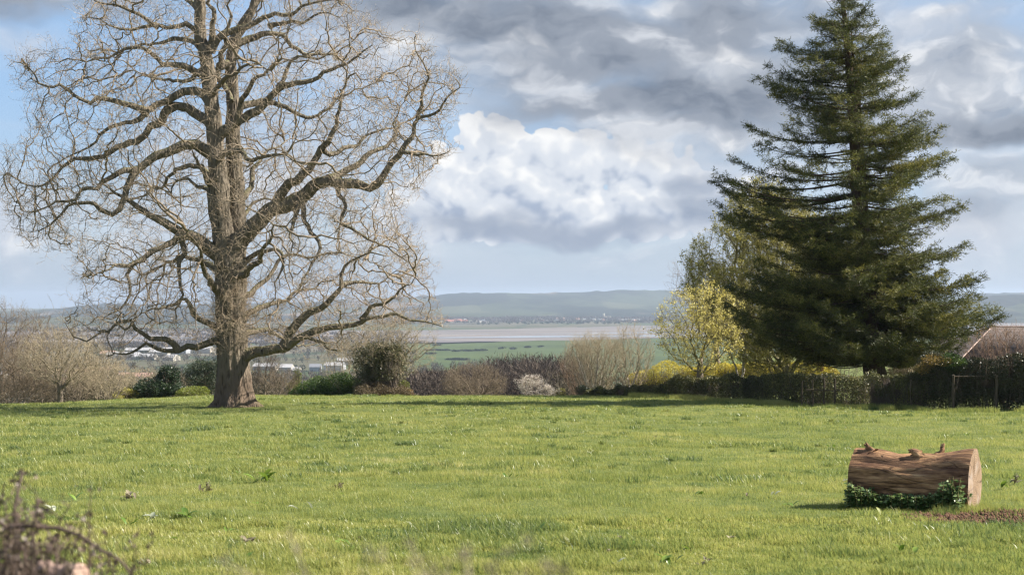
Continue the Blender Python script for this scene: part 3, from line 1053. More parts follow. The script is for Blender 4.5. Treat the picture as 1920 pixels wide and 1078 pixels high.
    tip = np.ones(len(NP), bool); tip[PR[PR >= 0]] = False
    m = m[(rng.random(len(m)) < 0.45) | tip[m]]
    D = unit(NP[m] - NP[PR[m]])
    ends = twigs(cb, rng, NP[m], D, 0.46, 0.0072, gens=3, kids=2.6, up=0.25, spread=0.7, zig=0.3, tintr=(0.25, 1.0))
    # twigs straight from the slender ends of the limbs
    le = np.arange(1, n0); le = le[(rad[1:n0] < .075) & (PR[1:n0] >= 0)]; le = np.repeat(le, 2)
    e2 = twigs(cb, rng, NP[le], unit(NP[le] - NP[PR[le]]), .6, .010, gens=3, kids=2.6, up=.2, spread=.75, zig=.2, tintr=(.2, 1.0))
    ends = np.concatenate([ends, e2])
    # epicormic tufts hugging the bole and the lower limbs
    k = 330
    yy = np.concatenate([rng.normal(585, 34, k // 2), rng.uniform(500, 655, k // 2)]); a = rng.uniform(0, 2 * np.pi, k)
    cc = np.array([px(433, y, OY) for y in yy]); nrm = np.stack([np.cos(a), np.sin(a), np.zeros(k)], -1)
    twigs(cb, rng, cc + nrm * 0.62, nrm + np.array([0, 0, .4]), 0.55, 0.009, gens=3, kids=3, up=0.2, spread=0.8, zig=0.4, tintr=(0.3, 1.0))
    # swollen buds and a few clinging leaves at the twig ends
    sel = ends[rng.random(len(ends)) < 0.35]
    leaf_quads(cb, sel, rng.normal(size=sel.shape) + np.array([0, 0, .6]), rng.uniform(.03, .07, len(sel)), .022, rng, rng.uniform(.5, 1, len(sel)))
    cb.build('crown', m_oaktwig, t)
    print('oak', len(NP), 'twig ends', len(ends), 'verts', cb.n)


build_oak()

# ------------------------------------------------------------------ the tall conifer
m_conbark = bark_mat("conifer_bark", (0.022, 0.015, 0.011), (0.075, 0.048, 0.034), 7.0, 0.15)
m_conleaf = leaf_mat("conifer_needles", (0.026, 0.034, 0.010), (0.076, 0.088, 0.021), (0.31, 0.275, 0.065), rough=0.58, spec=0.25, trans=0.28, clump=0.35, cs=0.8)
CY = 70.0


def build_conifer():
    rng = np.random.default_rng(21)
    base = gp(1642, 700, CY)
    base[2] = ground(base[0], base[1])
    t = thing('conifer_tree', 'tall dark green layered conifer behind the hedge, its top out of frame', 'conifer', base)
    tr = MB()
    ax = [(1642, 745), (1642, 715), (1640, 690), (1634, 640), (1627, 560), (1620, 480), (1613, 400), (1606, 300), (1598, 200), (1590, 100), (1582, 20), (1577, -35), (1574, -60)]
    rr = [27, 23, 20, 18, 17, 16, 14, 11, 8.5, 6, 4, 2.2, 1]
    mm = CY / F
    c, r = smooth_chain([px(a, b, CY) for a, b in ax], np.array(rr) * mm, 0.4, rng, 0.01)
    tube(tr, c, r, 16, rng, 0.06)
    # second stem running beside the first high up
    c2, r2 = smooth_chain([px(a, b, CY + .2) for a, b in [(1620, 420), (1618, 330), (1610, 240), (1609, 180), (1600, 110), (1596, 60)]], np.array([9, 7, 5.5, 4.5, 3, 1]) * mm, 0.4)
    tube(tr, c2, r2, 9)
    axy = [p[1] for p in ax]; axx = [p[0] for p in ax]
    ly = [-60, -30, 0, 30, 60, 84, 110, 150, 190, 235, 262, 300, 332, 390, 420, 470, 520, 560, 600, 640, 670, 690, 700]
    lx = [1570, 1548, 1533, 1520, 1512, 1470, 1466, 1432, 1428, 1416, 1425, 1396, 1353, 1352, 1375, 1440, 1392, 1374, 1384, 1420, 1475, 1545, 1600]
    ry = [-60, -30, 0, 30, 70, 110, 150, 190, 235, 285, 330, 390, 440, 470, 520, 565, 600, 640, 670, 690, 700]
    rx = [1580, 1608, 1624, 1642, 1655, 1690, 1680, 1712, 1747, 1776, 1760, 1788, 1762, 1796, 1810, 1872, 1864, 1805, 1765, 1705, 1670]
    P0 = []; Dv = []; Ln = []
    y = 690.0
    # whorls of limbs: many explicit, with the photographed long ones
    specs = []
    while y > -58:
        depth = np.interp(y, [-60, 700], [0, 1])
        for _ in range(int(rng.integers(3, 6)) if y > 60 else 5):
            specs.append((y + rng.uniform(-8, 8), rng.uniform(0, 2 * np.pi), rng.uniform(0.6, 1.0)))
        y -= rng.uniform(7, 12)
    for yy, side in [(100, -1), (168, -1), (262, -1), (330, -1), (362, -1), (400, -1), (430, -1), (540, -1), (585, -1), (610, -1), (640, -1), (55, 1), (140, 1), (200, 1), (262, 1), (310, 1), (405, 1), (480, 1), (535, 1), (585, 1), (600, 1), (635, 1)]:
        for k in range(2):
            specs.append((yy + rng.uniform(-6, 10), (0 if side > 0 else np.pi) + rng.uniform(-.35, .35), 1.03))
    for k in range(95):
        yb = rng.uniform(430, 676)
        specs.append((yb, rng.uniform(0, 2 * np.pi), rng.uniform(.45, 1.0)))
    for k in range(26):
        yb = rng.uniform(520, 668)
        specs.append((yb, np.pi + rng.uniform(-1.1, 1.1), rng.uniform(.7, 1.0)))
    fol = MB(); wood = MB()
    for (yb, a, q) in specs:
        c = px(np.interp(yb, axy[::-1], axx[::-1]), yb, CY)
        x0 = np.interp(yb, axy[::-1], axx[::-1])
        # tip height a little above/below the root
        rise = np.interp(yb, [-60, 100, 350, 600, 700], [60, 40, 24, -4, -14])
        yt = yb - rise * rng.uniform(-0.2, 1.3)
        lL = (x0 - np.interp(yt, ly, lx)) * mm; lR = (np.interp(yt, ry, rx) - x0) * mm
        ca = math.cos(a)
        L = (lR if ca > 0 else lL) * abs(ca) ** 1.0 + 0.5 * (lL + lR) * (1 - abs(ca))
        if ca != 0: L = min(L, (lR if ca > 0 else lL) / max(abs(ca), .3))
        L = max(L * q, 0.25)
        d = np.array([math.cos(a), math.sin(a), 0])
        n = max(4, int(L / 0.28))
        s = np.linspace(0, 1, n + 1)
        sag = np.interp(yb, [0, 300, 700], [0.02, 0.07, 0.10]) * L
        zz = s * (yb - yt) * mm * 1.0 - np.sin(s * np.pi) * sag + np.maximum(0, s - .8) ** 2 * L * 1.1
        side = np.cross(d, [0, 0, 1.0])
        wob = (vnoise(np.stack([s * L + yb, s * 0 + a * 3, s * 0], -1), .9) - .5) * .5 * s
        pts = c + d * (s * L)[:, None] + np.outer(zz, [0, 0, 1]) + np.outer(wob, side)
        rad = np.interp(s, [0, 1], [0.016 + 0.008 * L, 0.005])
        prisms(wood, pts[:-1], pts[1:], rad[:-1], rad[1:], 5)
        # lateral branchlets
        gap_seed = rng.uniform(0, 50)
        for i in range(1, n + 1):
            f = s[i]
            if f < (.34 if ca < 0 else .2) and 170 < yb < 400 and rng.random() < .6: continue
            dens = vnoise(np.array([[f * L + gap_seed, yb * .02, a]]), 1.1)[0]
            if dens < ((.42 if ca < 0 else .37) if yb < 430 else .34) and f < .85: continue
            for sg in (-1, 1, 1, -1)[: (4 if rng.random() < .55 else 2)]:
                bl = (0.30 + 0.62 * math.sin(min(1, f * 1.15) * np.pi * .85)) * min(1, 0.45 + L * .16) * rng.uniform(.6, 1.25)
                dd = unit(d * rng.uniform(.35, .9) + side * sg * rng.uniform(.5, 1.0) + np.array([0, 0, rng.uniform(-.45, .4)]))
                m = max(2, int(bl / 0.13))
                q0 = pts[i]
                ss = np.arange(1, m + 1) / m
                bp = q0 + dd * (ss * bl)[:, None] + np.outer(ss ** 2 * rng.uniform(-.05, .2) * bl, [0, 0, 1])
                P0.append(np.vstack([q0[None], bp])); 
    # wood of branchlets and the sprays of needles
    A = np.concatenate([p[:-1] for p in P0]); B = np.concatenate([p[1:] for p in P0])
    prisms(wood, A, B, 0.006, 0.004, 3)
    D = B - A; Dl = np.linalg.norm(D, axis=1)
    rep = 9
    PA = np.repeat(A, rep, 0); DD = np.repeat(unit(D), rep, 0); LL = np.repeat(Dl, rep)
    n = len(PA)
    cl = np.repeat(rng.random(len(A)) * .4 + vnoise(A, 1.3) * .6, rep)
    start = PA + DD * (rng.random(n) * LL)[:, None] + rng.normal(size=(n, 3)) * .05
    nd = unit(DD * .75 + rng.normal(size=(n, 3)) * np.array([.65, .65, .6]) + np.array([0, 0, .05]))
    low = HOR - start[:, 2] / start[:, 1] * F
    kp = low < 683 + (vnoise(start, .8) - .5) * 26
    start, nd, cl = start[kp], nd[kp], cl[kp]; n = len(start)
    leaf_quads(fol, start, nd, rng.uniform(.10, .24, n), rng.uniform(.018, .036, n), rng, np.clip(cl + rng.normal(size=n) * .16, 0, 1))
    tr.build('trunk', m_conbark, t, smooth=True)
    wood.build('branches', m_conbark, t)
    fol.build('crown', m_conleaf, t)
    print('conifer leaves', n)


build_conifer()

# ------------------------------------------------------------------ other trees and shrubs
def bare_tree(name, label, cat, x, Y, top, w, bark, twig, seed, trunk=0.12, stems=1, shape='round', cb=0.25, n=900, tipr=0.008, twl=0.3, step=None,
              group=None, leaves=None, leafn=0.0, leafs=(.05, .09), up=0.1, lean=0.0, gens=3, dens=0.9, spread=0.6, depth=0.85, ivy=None, thickcut=0.05, off=0.0):
    rng = np.random.default_rng(seed)
    b = gp(x, 0, Y); b[2] -= 0.08
    H = (HOR - top) / F * Y - b[2]
    W = w / F * Y
    t = thing(name, label, cat, b, group)
    step = step or max(0.12, H * 0.028)
    u = rand_unit(rng, n * 4) * (rng.random((n * 4, 1)) ** (1 / 2.2))
    if shape == 'fan':
        hz = rng.random(n * 4) ** 0.7; a = rng.uniform(0, 2 * np.pi, n * 4); rr = np.sqrt(rng.random(n * 4))
        prof = np.clip(hz * 1.5, 0, 1) ** 0.6 * np.sqrt(np.clip(1 - ((hz - .55) / .5) ** 2 * (hz > .55), 0, 1))
        A = np.stack([np.cos(a) * rr * prof * W / 2, np.sin(a) * rr * prof * W / 2 * depth, hz * H], -1)
    elif shape == 'oval':
        hz = rng.random(n * 4) * 0.94 + 0.06; a = rng.uniform(0, 2 * np.pi, n * 4); rr = rng.random(n * 4) ** .45
        prof = np.interp(hz, [0.06, .15, .3, .45, .6, .75, .88, 1.0], [.35, .72, .95, 1.0, .94, .76, .48, .1])
        A = np.stack([np.cos(a) * rr * prof * W / 2, np.sin(a) * rr * prof * W / 2 * depth, hz * H], -1)
    else:
        hc = H * (1 + cb) / 2; hh = H * (1 - cb) / 2
        A = np.stack([u[:, 0] * W / 2, u[:, 1] * W / 2 * depth, hc + u[:, 2] * hh], -1)
    A = A + np.array([off / F * Y, 0, 0]) * (A[:, 2:3] / H)
    A = A[vnoise(A + seed, W * .16 + .2) > 0.33][:int(n * 1.4)]
    nodes = []; par = []; rad0 = []
    if stems > 1:
        nodes.append(np.zeros(3)); par.append(-1)
    for k in range(stems):
        a = rng.uniform(0, 2 * np.pi); sp = 0 if stems == 1 else rng.uniform(.1, .35) * W * .3
        p = np.array([math.cos(a), math.sin(a), 0]) * (0 if stems == 1 else min(trunk * 2.5, .3) * rng.uniform(.4, 1))
        th = H * (cb * .9 if shape == 'round' else 0.10) * rng.uniform(.8, 1.1)
        m = max(2, int(th / step))
        for q in range(m + 1):
            f = q / m
            nodes.append(p + np.array([math.cos(a), math.sin(a), 0]) * sp * f ** 1.2 * .5 + np.array([lean * f, 0, th * f]) + (rng.normal(size=3) * .02 * H * .2 if q else 0))
            par.append(len(nodes) - 2 if q else (-1 if len(nodes) == 1 else 0))
    NP, PR = colonize(rng, nodes, par, A, H * 0.5, step * 1.5, step, 90, jit=0.28, up=up, inertia=0.35)
    r = pipe_radii(NP, PR, tipr, 1.95)
    if stems == 1:
        sc = trunk / max(r[0], 1e-6); thick = r > tipr * 2.2
        r = np.where(thick, tipr * 2.2 + (r - tipr * 2.2) * max(.3, (trunk - tipr * 2.2) / max(r[0] - tipr * 2.2, 1e-6)), r)
    NW = NP + b
    tb = MB(); cbm = MB()
    skeleton_mesh(tb, cbm, NW, PR, r, 1, cut=max(thickcut * trunk / .12, tipr * 2), sides_thick=8, tint=0.2)
    m = np.arange(1, len(NP)); m = m[PR[m] >= 0]
    m = m[r[m] < tipr * 4]; m = m[rng.random(len(m)) < dens]
    D = unit(NP[m] - NP[PR[m]])
    ends = twigs(cbm, rng, NW[m], D, twl, tipr * .75, gens=gens, kids=2.5, up=up + .1, spread=spread, zig=.25)
    if tb.n: tb.build('trunk', bark, t, smooth=True)
    cbm.build('crown', twig, t)
    if leaves is not None:
        lb = MB()
        k = int(len(ends) * leafn); sub_ = ends[rng.random(len(ends)) < .3]; e = sub_[rng.integers(0, len(sub_), k)]
        leaf_quads(lb, e + rng.normal(size=e.shape) * .06, rng.normal(size=e.shape) + np.array([0, 0, .3]), rng.uniform(*leafs, k), rng.uniform(*leafs, k) * .55, rng)
        lb.build('leaves' if 'blossom' not in label else 'blossom', leaves, t)
    if ivy is not None:
        iv, k = ivy
        j = np.where((r > tipr * 1.8) & (NP[:, 2] < H * .62) & (np.abs(NP[:, 0]) < W * .22))[0]
        j = j[rng.integers(0, len(j), k)]
        lb = MB()
        leaf_quads(lb, NW[j] + rng.normal(size=(k, 3)) * .26, rng.normal(size=(k, 3)), .11, .09, rng)
        lb.build('ivy', iv, t)
    return t


def leafy(name, label, cat, lumps, Y, mat, seed, stems_mat=None, n=9000, size=(.07, .13), group=None, wr=.55, gaps=.35, ns=.7, kids=True, shell=.5, up=.2, twig=None, twn=300):
    """shrub whose crown is a cloud of leaves in a few lumps: lumps = (x, top, bottom, width) in photo pixels"""
    rng = np.random.default_rng(seed)
    b = gp(np.mean([l[0] for l in lumps]), 0, Y); b[2] -= .05
    t = thing(name, label, cat, b, group)
    lb = MB(); sb = MB()
    vol = sum((l[2] - l[1]) * l[3] for l in lumps)
    for (x, top, bot, w) in lumps:
        g0 = gp(x, 0, Y)
        zt = (HOR - top) / F * Y; zb = max((HOR - bot) / F * Y, g0[2] - .1) if bot < 9000 else g0[2] - .1
        if zb > zt - .3: zb = g0[2] - .1
        k = int(n * (bot - top if bot < 9000 else 40) * w / max(vol, 1)) if bot < 9000 else int(n / len(lumps))
        k = max(k, 300)
        u = rand_unit(rng, k * 3) * (rng.random((k * 3, 1)) ** shell) ** (1 / 1.5)
        P = np.stack([g0[0] + u[:, 0] * w / F * Y / 2, Y + u[:, 1] * min(w / F * Y / 2, 1.6 + w / F * Y * .2), (zt + zb) / 2 + u[:, 2] * (zt - zb) / 2], -1)
        P = P + (np.stack([vnoise(P + 9 * q, .8) - .5 for q in (1, 2, 3)], -1)) * min(.6, (zt - zb) * .25)
        P = P[vnoise(P + seed * 3.1, ns) > gaps][:k]
        k = len(P)
        out_ = unit(P - np.array([g0[0], Y, (zt + zb) / 2]))
        leaf_quads(lb, P, out_ * .5 + rng.normal(size=(k, 3)) * .7 + np.array([0, 0, up]), rng.uniform(*size, k), rng.uniform(*size, k) * wr, rng,
                   np.clip(vnoise(P, .5) * .6 + rng.random(k) * .5 - .05, 0, 1))
        m = twn // len(lumps) if stems_mat else 0
        if m:
            q = P[rng.integers(0, k, m)]
            r0 = np.stack([g0[0] + rng.normal(size=m) * w / F * Y * .07, np.full(m, Y), np.full(m, g0[2])], -1)
            mid = (q + r0) / 2 + rng.normal(size=(m, 3)) * .12
            prisms(sb, r0, mid, .022, .014, 4); prisms(sb, mid, q + (q - mid) * .12, .014, .005, 3)
    lb.build('foliage', mat, t)
    if sb.n: sb.build('stems', stems_mat, t)
    return t


TB = {}
def mats():
    TB['bk'] = bark_mat("grey_brown_bark", (0.045, 0.035, 0.027), (0.19, 0.155, 0.12), 7.0, 0.3)
    TB['bko'] = bark_mat("mossy_bark", (0.04, 0.036, 0.022), (0.17, 0.15, 0.085), 7.0, 0.3)
    TB['pale'] = bark_mat("pale_bark", (0.16, 0.13, 0.10), (0.42, 0.37, 0.31), 6.0, 0.5, bstr=.3)
    TB['twb'] = twig_mat("brown_twigs", (0.09, 0.066, 0.045), (0.28, 0.215, 0.145))
    TB['twd'] = twig_mat("dark_brown_twigs", (0.055, 0.042, 0.032), (0.17, 0.13, 0.095))
    TB['tan'] = twig_mat("tan_twigs", (0.17, 0.135, 0.09), (0.46, 0.385, 0.26))
    TB['olive'] = twig_mat("olive_twigs", (0.11, 0.10, 0.045), (0.36, 0.31, 0.14))
    TB['red'] = twig_mat("reddish_twigs", (0.11, 0.065, 0.045), (0.32, 0.20, 0.13))
    TB['bud'] = leaf_mat("yellow_green_buds", (0.34, 0.28, 0.06), (0.62, 0.53, 0.14), (0.82, 0.74, 0.30), trans=.45)
    TB['budo'] = leaf_mat("olive_buds", (0.15, 0.14, 0.03), (0.34, 0.305, 0.065), (0.54, 0.48, 0.14), trans=.35)
    TB['holly'] = leaf_mat("dark_holly_leaves", (0.010, 0.022, 0.010), (0.026, 0.048, 0.020), (0.07, 0.10, 0.045), rough=.35, trans=.12)
    TB['laurel'] = leaf_mat("laurel_leaves", (0.022, 0.05, 0.010), (0.055, 0.10, 0.018), (0.16, 0.22, 0.04), rough=.4, trans=.3)
    TB['ivy'] = leaf_mat("ivy_leaves", (0.03, 0.034, 0.014), (0.075, 0.080, 0.030), (0.18, 0.165, 0.07), rough=.4, trans=.25)
    TB['yel'] = leaf_mat("yellow_green_leaves", (0.09, 0.12, 0.018), (0.18, 0.21, 0.03), (0.32, 0.33, 0.06), trans=.35)
    TB['forsythia'] = leaf_mat("yellow_blossom_leaves", (0.26, 0.23, 0.03), (0.58, 0.48, 0.06), (0.80, 0.68, 0.12), trans=.35)
    TB['blossom'] = leaf_mat("white_blossom_petals", (0.38, 0.31, 0.27), (0.62, 0.54, 0.47), (0.82, 0.76, 0.70), trans=.35)
    TB['bramble'] = leaf_mat("bramble_leaves", (0.06, 0.045, 0.025), (0.14, 0.105, 0.055), (0.26, 0.20, 0.11), trans=.25)
    TB['orange'] = leaf_mat("orange_new_leaves", (0.09, 0.05, 0.015), (0.25, 0.13, 0.03), (0.45, 0.26, 0.07), trans=.35)
    TB['pine'] = leaf_mat("pine_needles", (0.014, 0.024, 0.012), (0.035, 0.052, 0.024), (0.08, 0.10, 0.05), trans=.15)
    TB['gold'] = leaf_mat("golden_catkins", (0.25, 0.15, 0.05), (0.42, 0.26, 0.09), (0.55, 0.37, 0.15), trans=.3)
mats()
K = TB

# left-hand wood edge
bare_tree('bare_tree', 'tallest bare brown tree at the left edge of the picture', 'tree', -18, 92, 563, 270, K['bk'], K['twb'], 101, trunk=.22, n=1900, cb=.12, twl=.4, up=.25, dens=1.0)
bare_tree('bare_tree', 'slim bare tree whose thin top stands against the hills behind the left wood', 'tree', 78, 104, 582, 130, K['bk'], K['twb'], 102, trunk=.18, n=1200, cb=.2, twl=.4, up=.35)
bare_tree('bare_tree', 'bare tree with a clearly visible forked trunk in front of the left wood', 'tree', 113, 86, 612, 165, K['bk'], K['tan'], 103, trunk=.17, n=1200, cb=.22, twl=.34, up=.15, dens=.9)
bare_tree('bare_tree', 'bushy bare tan tree at the right end of the left wood', 'tree', 182, 97, 634, 125, K['bk'], K['tan'], 104, trunk=.14, n=950, cb=.15, twl=.36, up=.15)
bare_tree('bare_tree', 'low bare brown tree in the thicket left of the forked trunk', 'tree', 44, 89, 628, 130, K['bk'], K['twb'], 105, trunk=.13, n=950, cb=.1, twl=.36, stems=2)
bare_tree('bare_shrub', 'pale twiggy shrub at the foot of the left wood, left of the dark holly', 'shrub', 205, 88, 688, 110, K['bk'], K['tan'], 106, trunk=.05, stems=7, shape='fan', n=800, tipr=.006, twl=.28)
bare_tree('bare_shrub', 'tangled pale bramble thicket in the bottom left corner of the wood', 'shrub', 22, 86, 706, 170, K['pale'], K['twb'], 107, trunk=.04, stems=9, shape='round', cb=.02, n=850, tipr=.007, twl=.3)
bare_tree('bare_shrub', 'brown twiggy shrub between the bramble thicket and the forked trunk', 'shrub', 78, 90, 690, 90, K['bk'], K['twd'], 108, trunk=.04, stems=6, shape='fan', n=600, tipr=.006, twl=.3)
bare_tree('bare_shrub', 'brown twiggy shrub right of the forked trunk', 'shrub', 150, 90, 680, 100, K['bk'], K['twb'], 109, trunk=.04, stems=6, shape='fan', n=700, tipr=.006, twl=.3)
leafy('dark_holly', 'dark green holly bush with a pointed top left of the oak trunk', 'bush', [(288, 704, 752, 84), (320, 684, 750, 56), (264, 722, 752, 40)], 92, K['holly'], 111, K['bk'], n=15000, size=(.08, .14), gaps=.3)
leafy('low_bush', 'low yellow-green bush between the holly and the oak trunk', 'bush', [(362, 724, 752, 66)], 91, K['yel'], 112, K['bk'], n=5000, size=(.06, .11))
leafy('low_bush', 'small dull green bush at the left foot of the dark holly', 'bush', [(236, 726, 752, 50)], 91, K['budo'], 113, K['bk'], n=3600, size=(.05, .1))
bare_tree('bare_shrub', 'buff twiggy shrub rising behind the dark holly', 'shrub', 268, 100, 692, 90, K['bk'], K['tan'], 114, trunk=.05, stems=5, shape='fan', n=600, tipr=.007, twl=.34)


def scots_pine():
    rng = np.random.default_rng(115)
    Y = 112.0
    b = gp(386, 0, Y)
    t = thing('pine_tree', 'small dark pine with a bare lower trunk just left of the oak trunk', 'pine', b)
    tb = MB(); lb = MB()
    H = (HOR - 682) / F * Y - b[2]
    c, r = smooth_chain([b, b + np.array([.05, 0, H * .4]), b + np.array([-.1, 0, H * .75]), b + np.array([0, 0, H * .97])], [.16, .12, .09, .03], .5)
    tube(tb, c, r, 8)
    for k in range(46):
        f = rng.uniform(.34, 1) ** .7; a = rng.uniform(0, 2 * np.pi)
        L = 1.75 * np.interp(f, [.3, .6, .8, 1], [.8, .8, 1, .45]) * rng.uniform(.6, 1)
        p0 = np.array([np.interp(f * H, c[:, 2] - b[2], c[:, 0]), Y, b[2] + f * H]); d = np.array([math.cos(a), math.sin(a), rng.uniform(0, .35)])
        p1 = p0 + d * L
        prisms(tb, p0[None], p1[None], .035, .01, 4)
        m = int(300 * np.interp(f, [.3, .6, .8, 1], [.25, .45, 1, 1]))
        q = p1 - d * rng.random((m, 1)) * .6 + rng.normal(size=(m, 3)) * np.array([.33, .33, .18])
        slivers(lb, q, rng.normal(size=(m, 3)) + np.array([0, 0, .6]), .22, .035, rng)
    tb.build('trunk', K['bk'], t, smooth=True); lb.build('crown', K['pine'], t)
scots_pine()

# right of the oak
bare_tree('bare_tree', 'slender bare tree just right of the oak trunk', 'tree', 497, 98, 655, 66, K['bk'], K['twd'], 121, trunk=.09, n=500, cb=.2, twl=.34, up=.4)
bare_tree('bare_shrub', 'brown twiggy shrub right of the slender bare tree', 'shrub', 524, 94, 698, 78, K['bk'], K['twb'], 122, trunk=.04, stems=6, shape='fan', n=600, tipr=.006, twl=.3)
leafy('young_willow', 'narrow yellow-green sapling between the brown shrub and the laurel', 'sapling', [(552, 690, 752, 22)], 96, K['yel'], 123, K['bk'], n=1500, size=(.05, .1), gaps=.4)
leafy('laurel_bush', 'broad dense green laurel bush with bright tips on the field edge', 'bush', [(590, 708, 752, 76), (640, 702, 752, 84), (566, 724, 752, 50), (664, 712, 752, 50)], 92, K['laurel'], 124, K['bk'], n=21000, size=(.07, .13), gaps=.28)
bare_tree('ivy_clad_tree', 'low spreading tree with pale branches and a dark ivy-covered middle', 'tree', 712, 90, 588, 200, K['pale'], K['tan'], 125, trunk=.2, stems=1, n=1500, cb=.2, twl=.36, depth=.7, ivy=(K['ivy'], 9000), off=20)
leafy('ivy_thicket', 'upright dark ivy thicket filling the spreading tree', 'ivy', [(698, 640, 700, 56), (718, 662, 735, 60), (686, 690, 740, 50), (735, 640, 690, 36)], 89, K['ivy'], 126, K['bk'], n=8500, size=(.07, .12), gaps=.42)
leafy('bramble_bush', 'brown bramble heap below the ivy-clad tree', 'bramble', [(700, 716, 752, 90), (745, 722, 752, 60)], 88.5, K['bramble'], 127, K['twb'], n=8000, size=(.05, .1), gaps=.35, twn=700)
leafy('low_bush', 'small yellow-green bush at the right side of the bramble heap', 'bush', [(757, 710, 752, 28)], 89.5, K['yel'], 128, K['bk'], n=1500, size=(.05, .1))
leafy('red_dogwood', 'tiny orange-red bush at the right foot of the ivy-clad tree', 'bush', [(772, 728, 752, 18)], 88.5, K['orange'], 129, K['bk'], n=500, size=(.05, .09))
bare_tree('bare_shrub', 'thin bare twiggy shrub behind the laurel, left of the ivy thicket', 'shrub', 640, 100, 640, 90, K['bk'], K['tan'], 120, trunk=.06, stems=3, shape='fan', n=600, tipr=.007, twl=.36)

# middle
bare_tree('bare_tree', 'round domed bare brown tree in the dip in front of the purple wood', 'tree', 888, 104, 682, 124, K['bk'], K['twb'], 131, trunk=.22, n=1700, cb=.16, twl=.34, up=.0, dens=1.0)
bare_tree('blossom_bush', 'white blossom bush sloping down to the right on the field edge', 'bush', 996, 92, 708, 62, K['bk'], K['tan'], 132, trunk=.04, stems=7, shape='fan', n=420, tipr=.006, twl=.2, leaves=K['blossom'], leafn=1.2, leafs=(.05, .09))
bare_tree('blossom_bush', 'low white blossom bush spreading right from the taller blossom', 'bush', 1026, 91.5, 726, 46, K['bk'], K['tan'], 133, trunk=.03, stems=5, shape='fan', n=240, tipr=.006, twl=.18, leaves=K['blossom'], leafn=1.2, leafs=(.05, .09))
leafy('low_bush', 'small dull green bush right of the blossom', 'bush', [(1050, 727, 752, 24)], 93, K['budo'], 134, K['bk'], n=1200, size=(.05, .1))
bare_tree('bare_shrub', 'tall fan-shaped bare tan shrub with many stems at the left end of the hedge', 'shrub', 1117, 94, 634, 132, K['pale'], K['tan'], 135, trunk=.07, stems=14, shape='fan', n=1500, tipr=.008, twl=.4, up=.5, dens=1.0, spread=.4)
bare_tree('bare_shrub', 'reddish-brown bare shrub showing at the left of the tall tan shrub', 'shrub', 1082, 101, 648, 70, K['bk'], K['red'], 136, trunk=.05, stems=7, shape='fan', n=600, tipr=.007, twl=.36, up=.4)
bare_tree('bare_tree', 'small bare vase-shaped tree right of the tall tan shrub', 'tree', 1186, 92, 622, 92, K['pale'], K['tan'], 137, trunk=.11, n=600, shape='fan', tipr=.008, twl=.42, up=.4, spread=.4)
leafy('low_bush', 'small dark green bush at the foot of the tall tan shrub', 'bush', [(1094, 722, 752, 30)], 91, K['holly'], 138, K['bk'], n=1800, size=(.05, .1))

# trees in the garden behind the hedge
bare_tree('budding_tree', 'round budding tree with yellow-green leaves, leftmost in the garden', 'tree', 1312, 80, 530, 172, K['bk'], K['olive'], 141, trunk=.2, n=1300, cb=.16, twl=.32, leaves=K['bud'], leafn=.8, leafs=(.07, .13), up=.1)
bare_tree('bare_tree', 'bare tree rising behind the yellow-green budding tree', 'tree', 1344, 104, 448, 190, K['bk'], K['twb'], 142, trunk=.22, n=1000, cb=.25, twl=.45, up=.3)
bare_tree('budding_tree', 'budding tree on three close pale trunks left of the oval tree', 'tree', 1388, 90, 520, 150, K['pale'], K['olive'], 143, trunk=.12, stems=3, n=900, cb=.22, twl=.34, leaves=K['budo'], leafn=1.5, leafs=(.06, .11))
bare_tree('oval_tree', 'big oval tree of many upswept branches hazed with olive buds', 'tree', 1474, 86, 352, 350, K['bko'], K['olive'], 144, trunk=.42, stems=1, shape='oval', n=7000, tipr=.011, step=.24, twl=.46, up=.5, dens=1.0, spread=.38, leaves=K['budo'], leafn=2.4, leafs=(.07, .13), off=-48)
bare_tree('bare_shrub', 'small bare brown shrub on the lawn left of the conifer trunk', 'shrub', 1590, 92, 684, 60, K['bk'], K['twd'], 145, trunk=.03, stems=6, shape='fan', n=300, tipr=.006, twl=.25)
bare_tree('bare_tree', 'reddish bare tree between the conifer and the house roof', 'tree', 1792, 84, 622, 90, K['bk'], K['red'], 146, trunk=.1, n=700, cb=.15, twl=.34)

# ------------------------------------------------------------------ hedges
m_hedge = leaf_mat("hedge_leaves", (0.024, 0.026, 0.011), (0.085, 0.088, 0.028), (0.34, 0.30, 0.10), rough=.5, trans=.2)
m_hedge2 = leaf_mat("evergreen_hedge_leaves", (0.014, 0.018, 0.008), (0.042, 0.050, 0.020), (0.13, 0.12, 0.05), rough=.4, trans=.2)


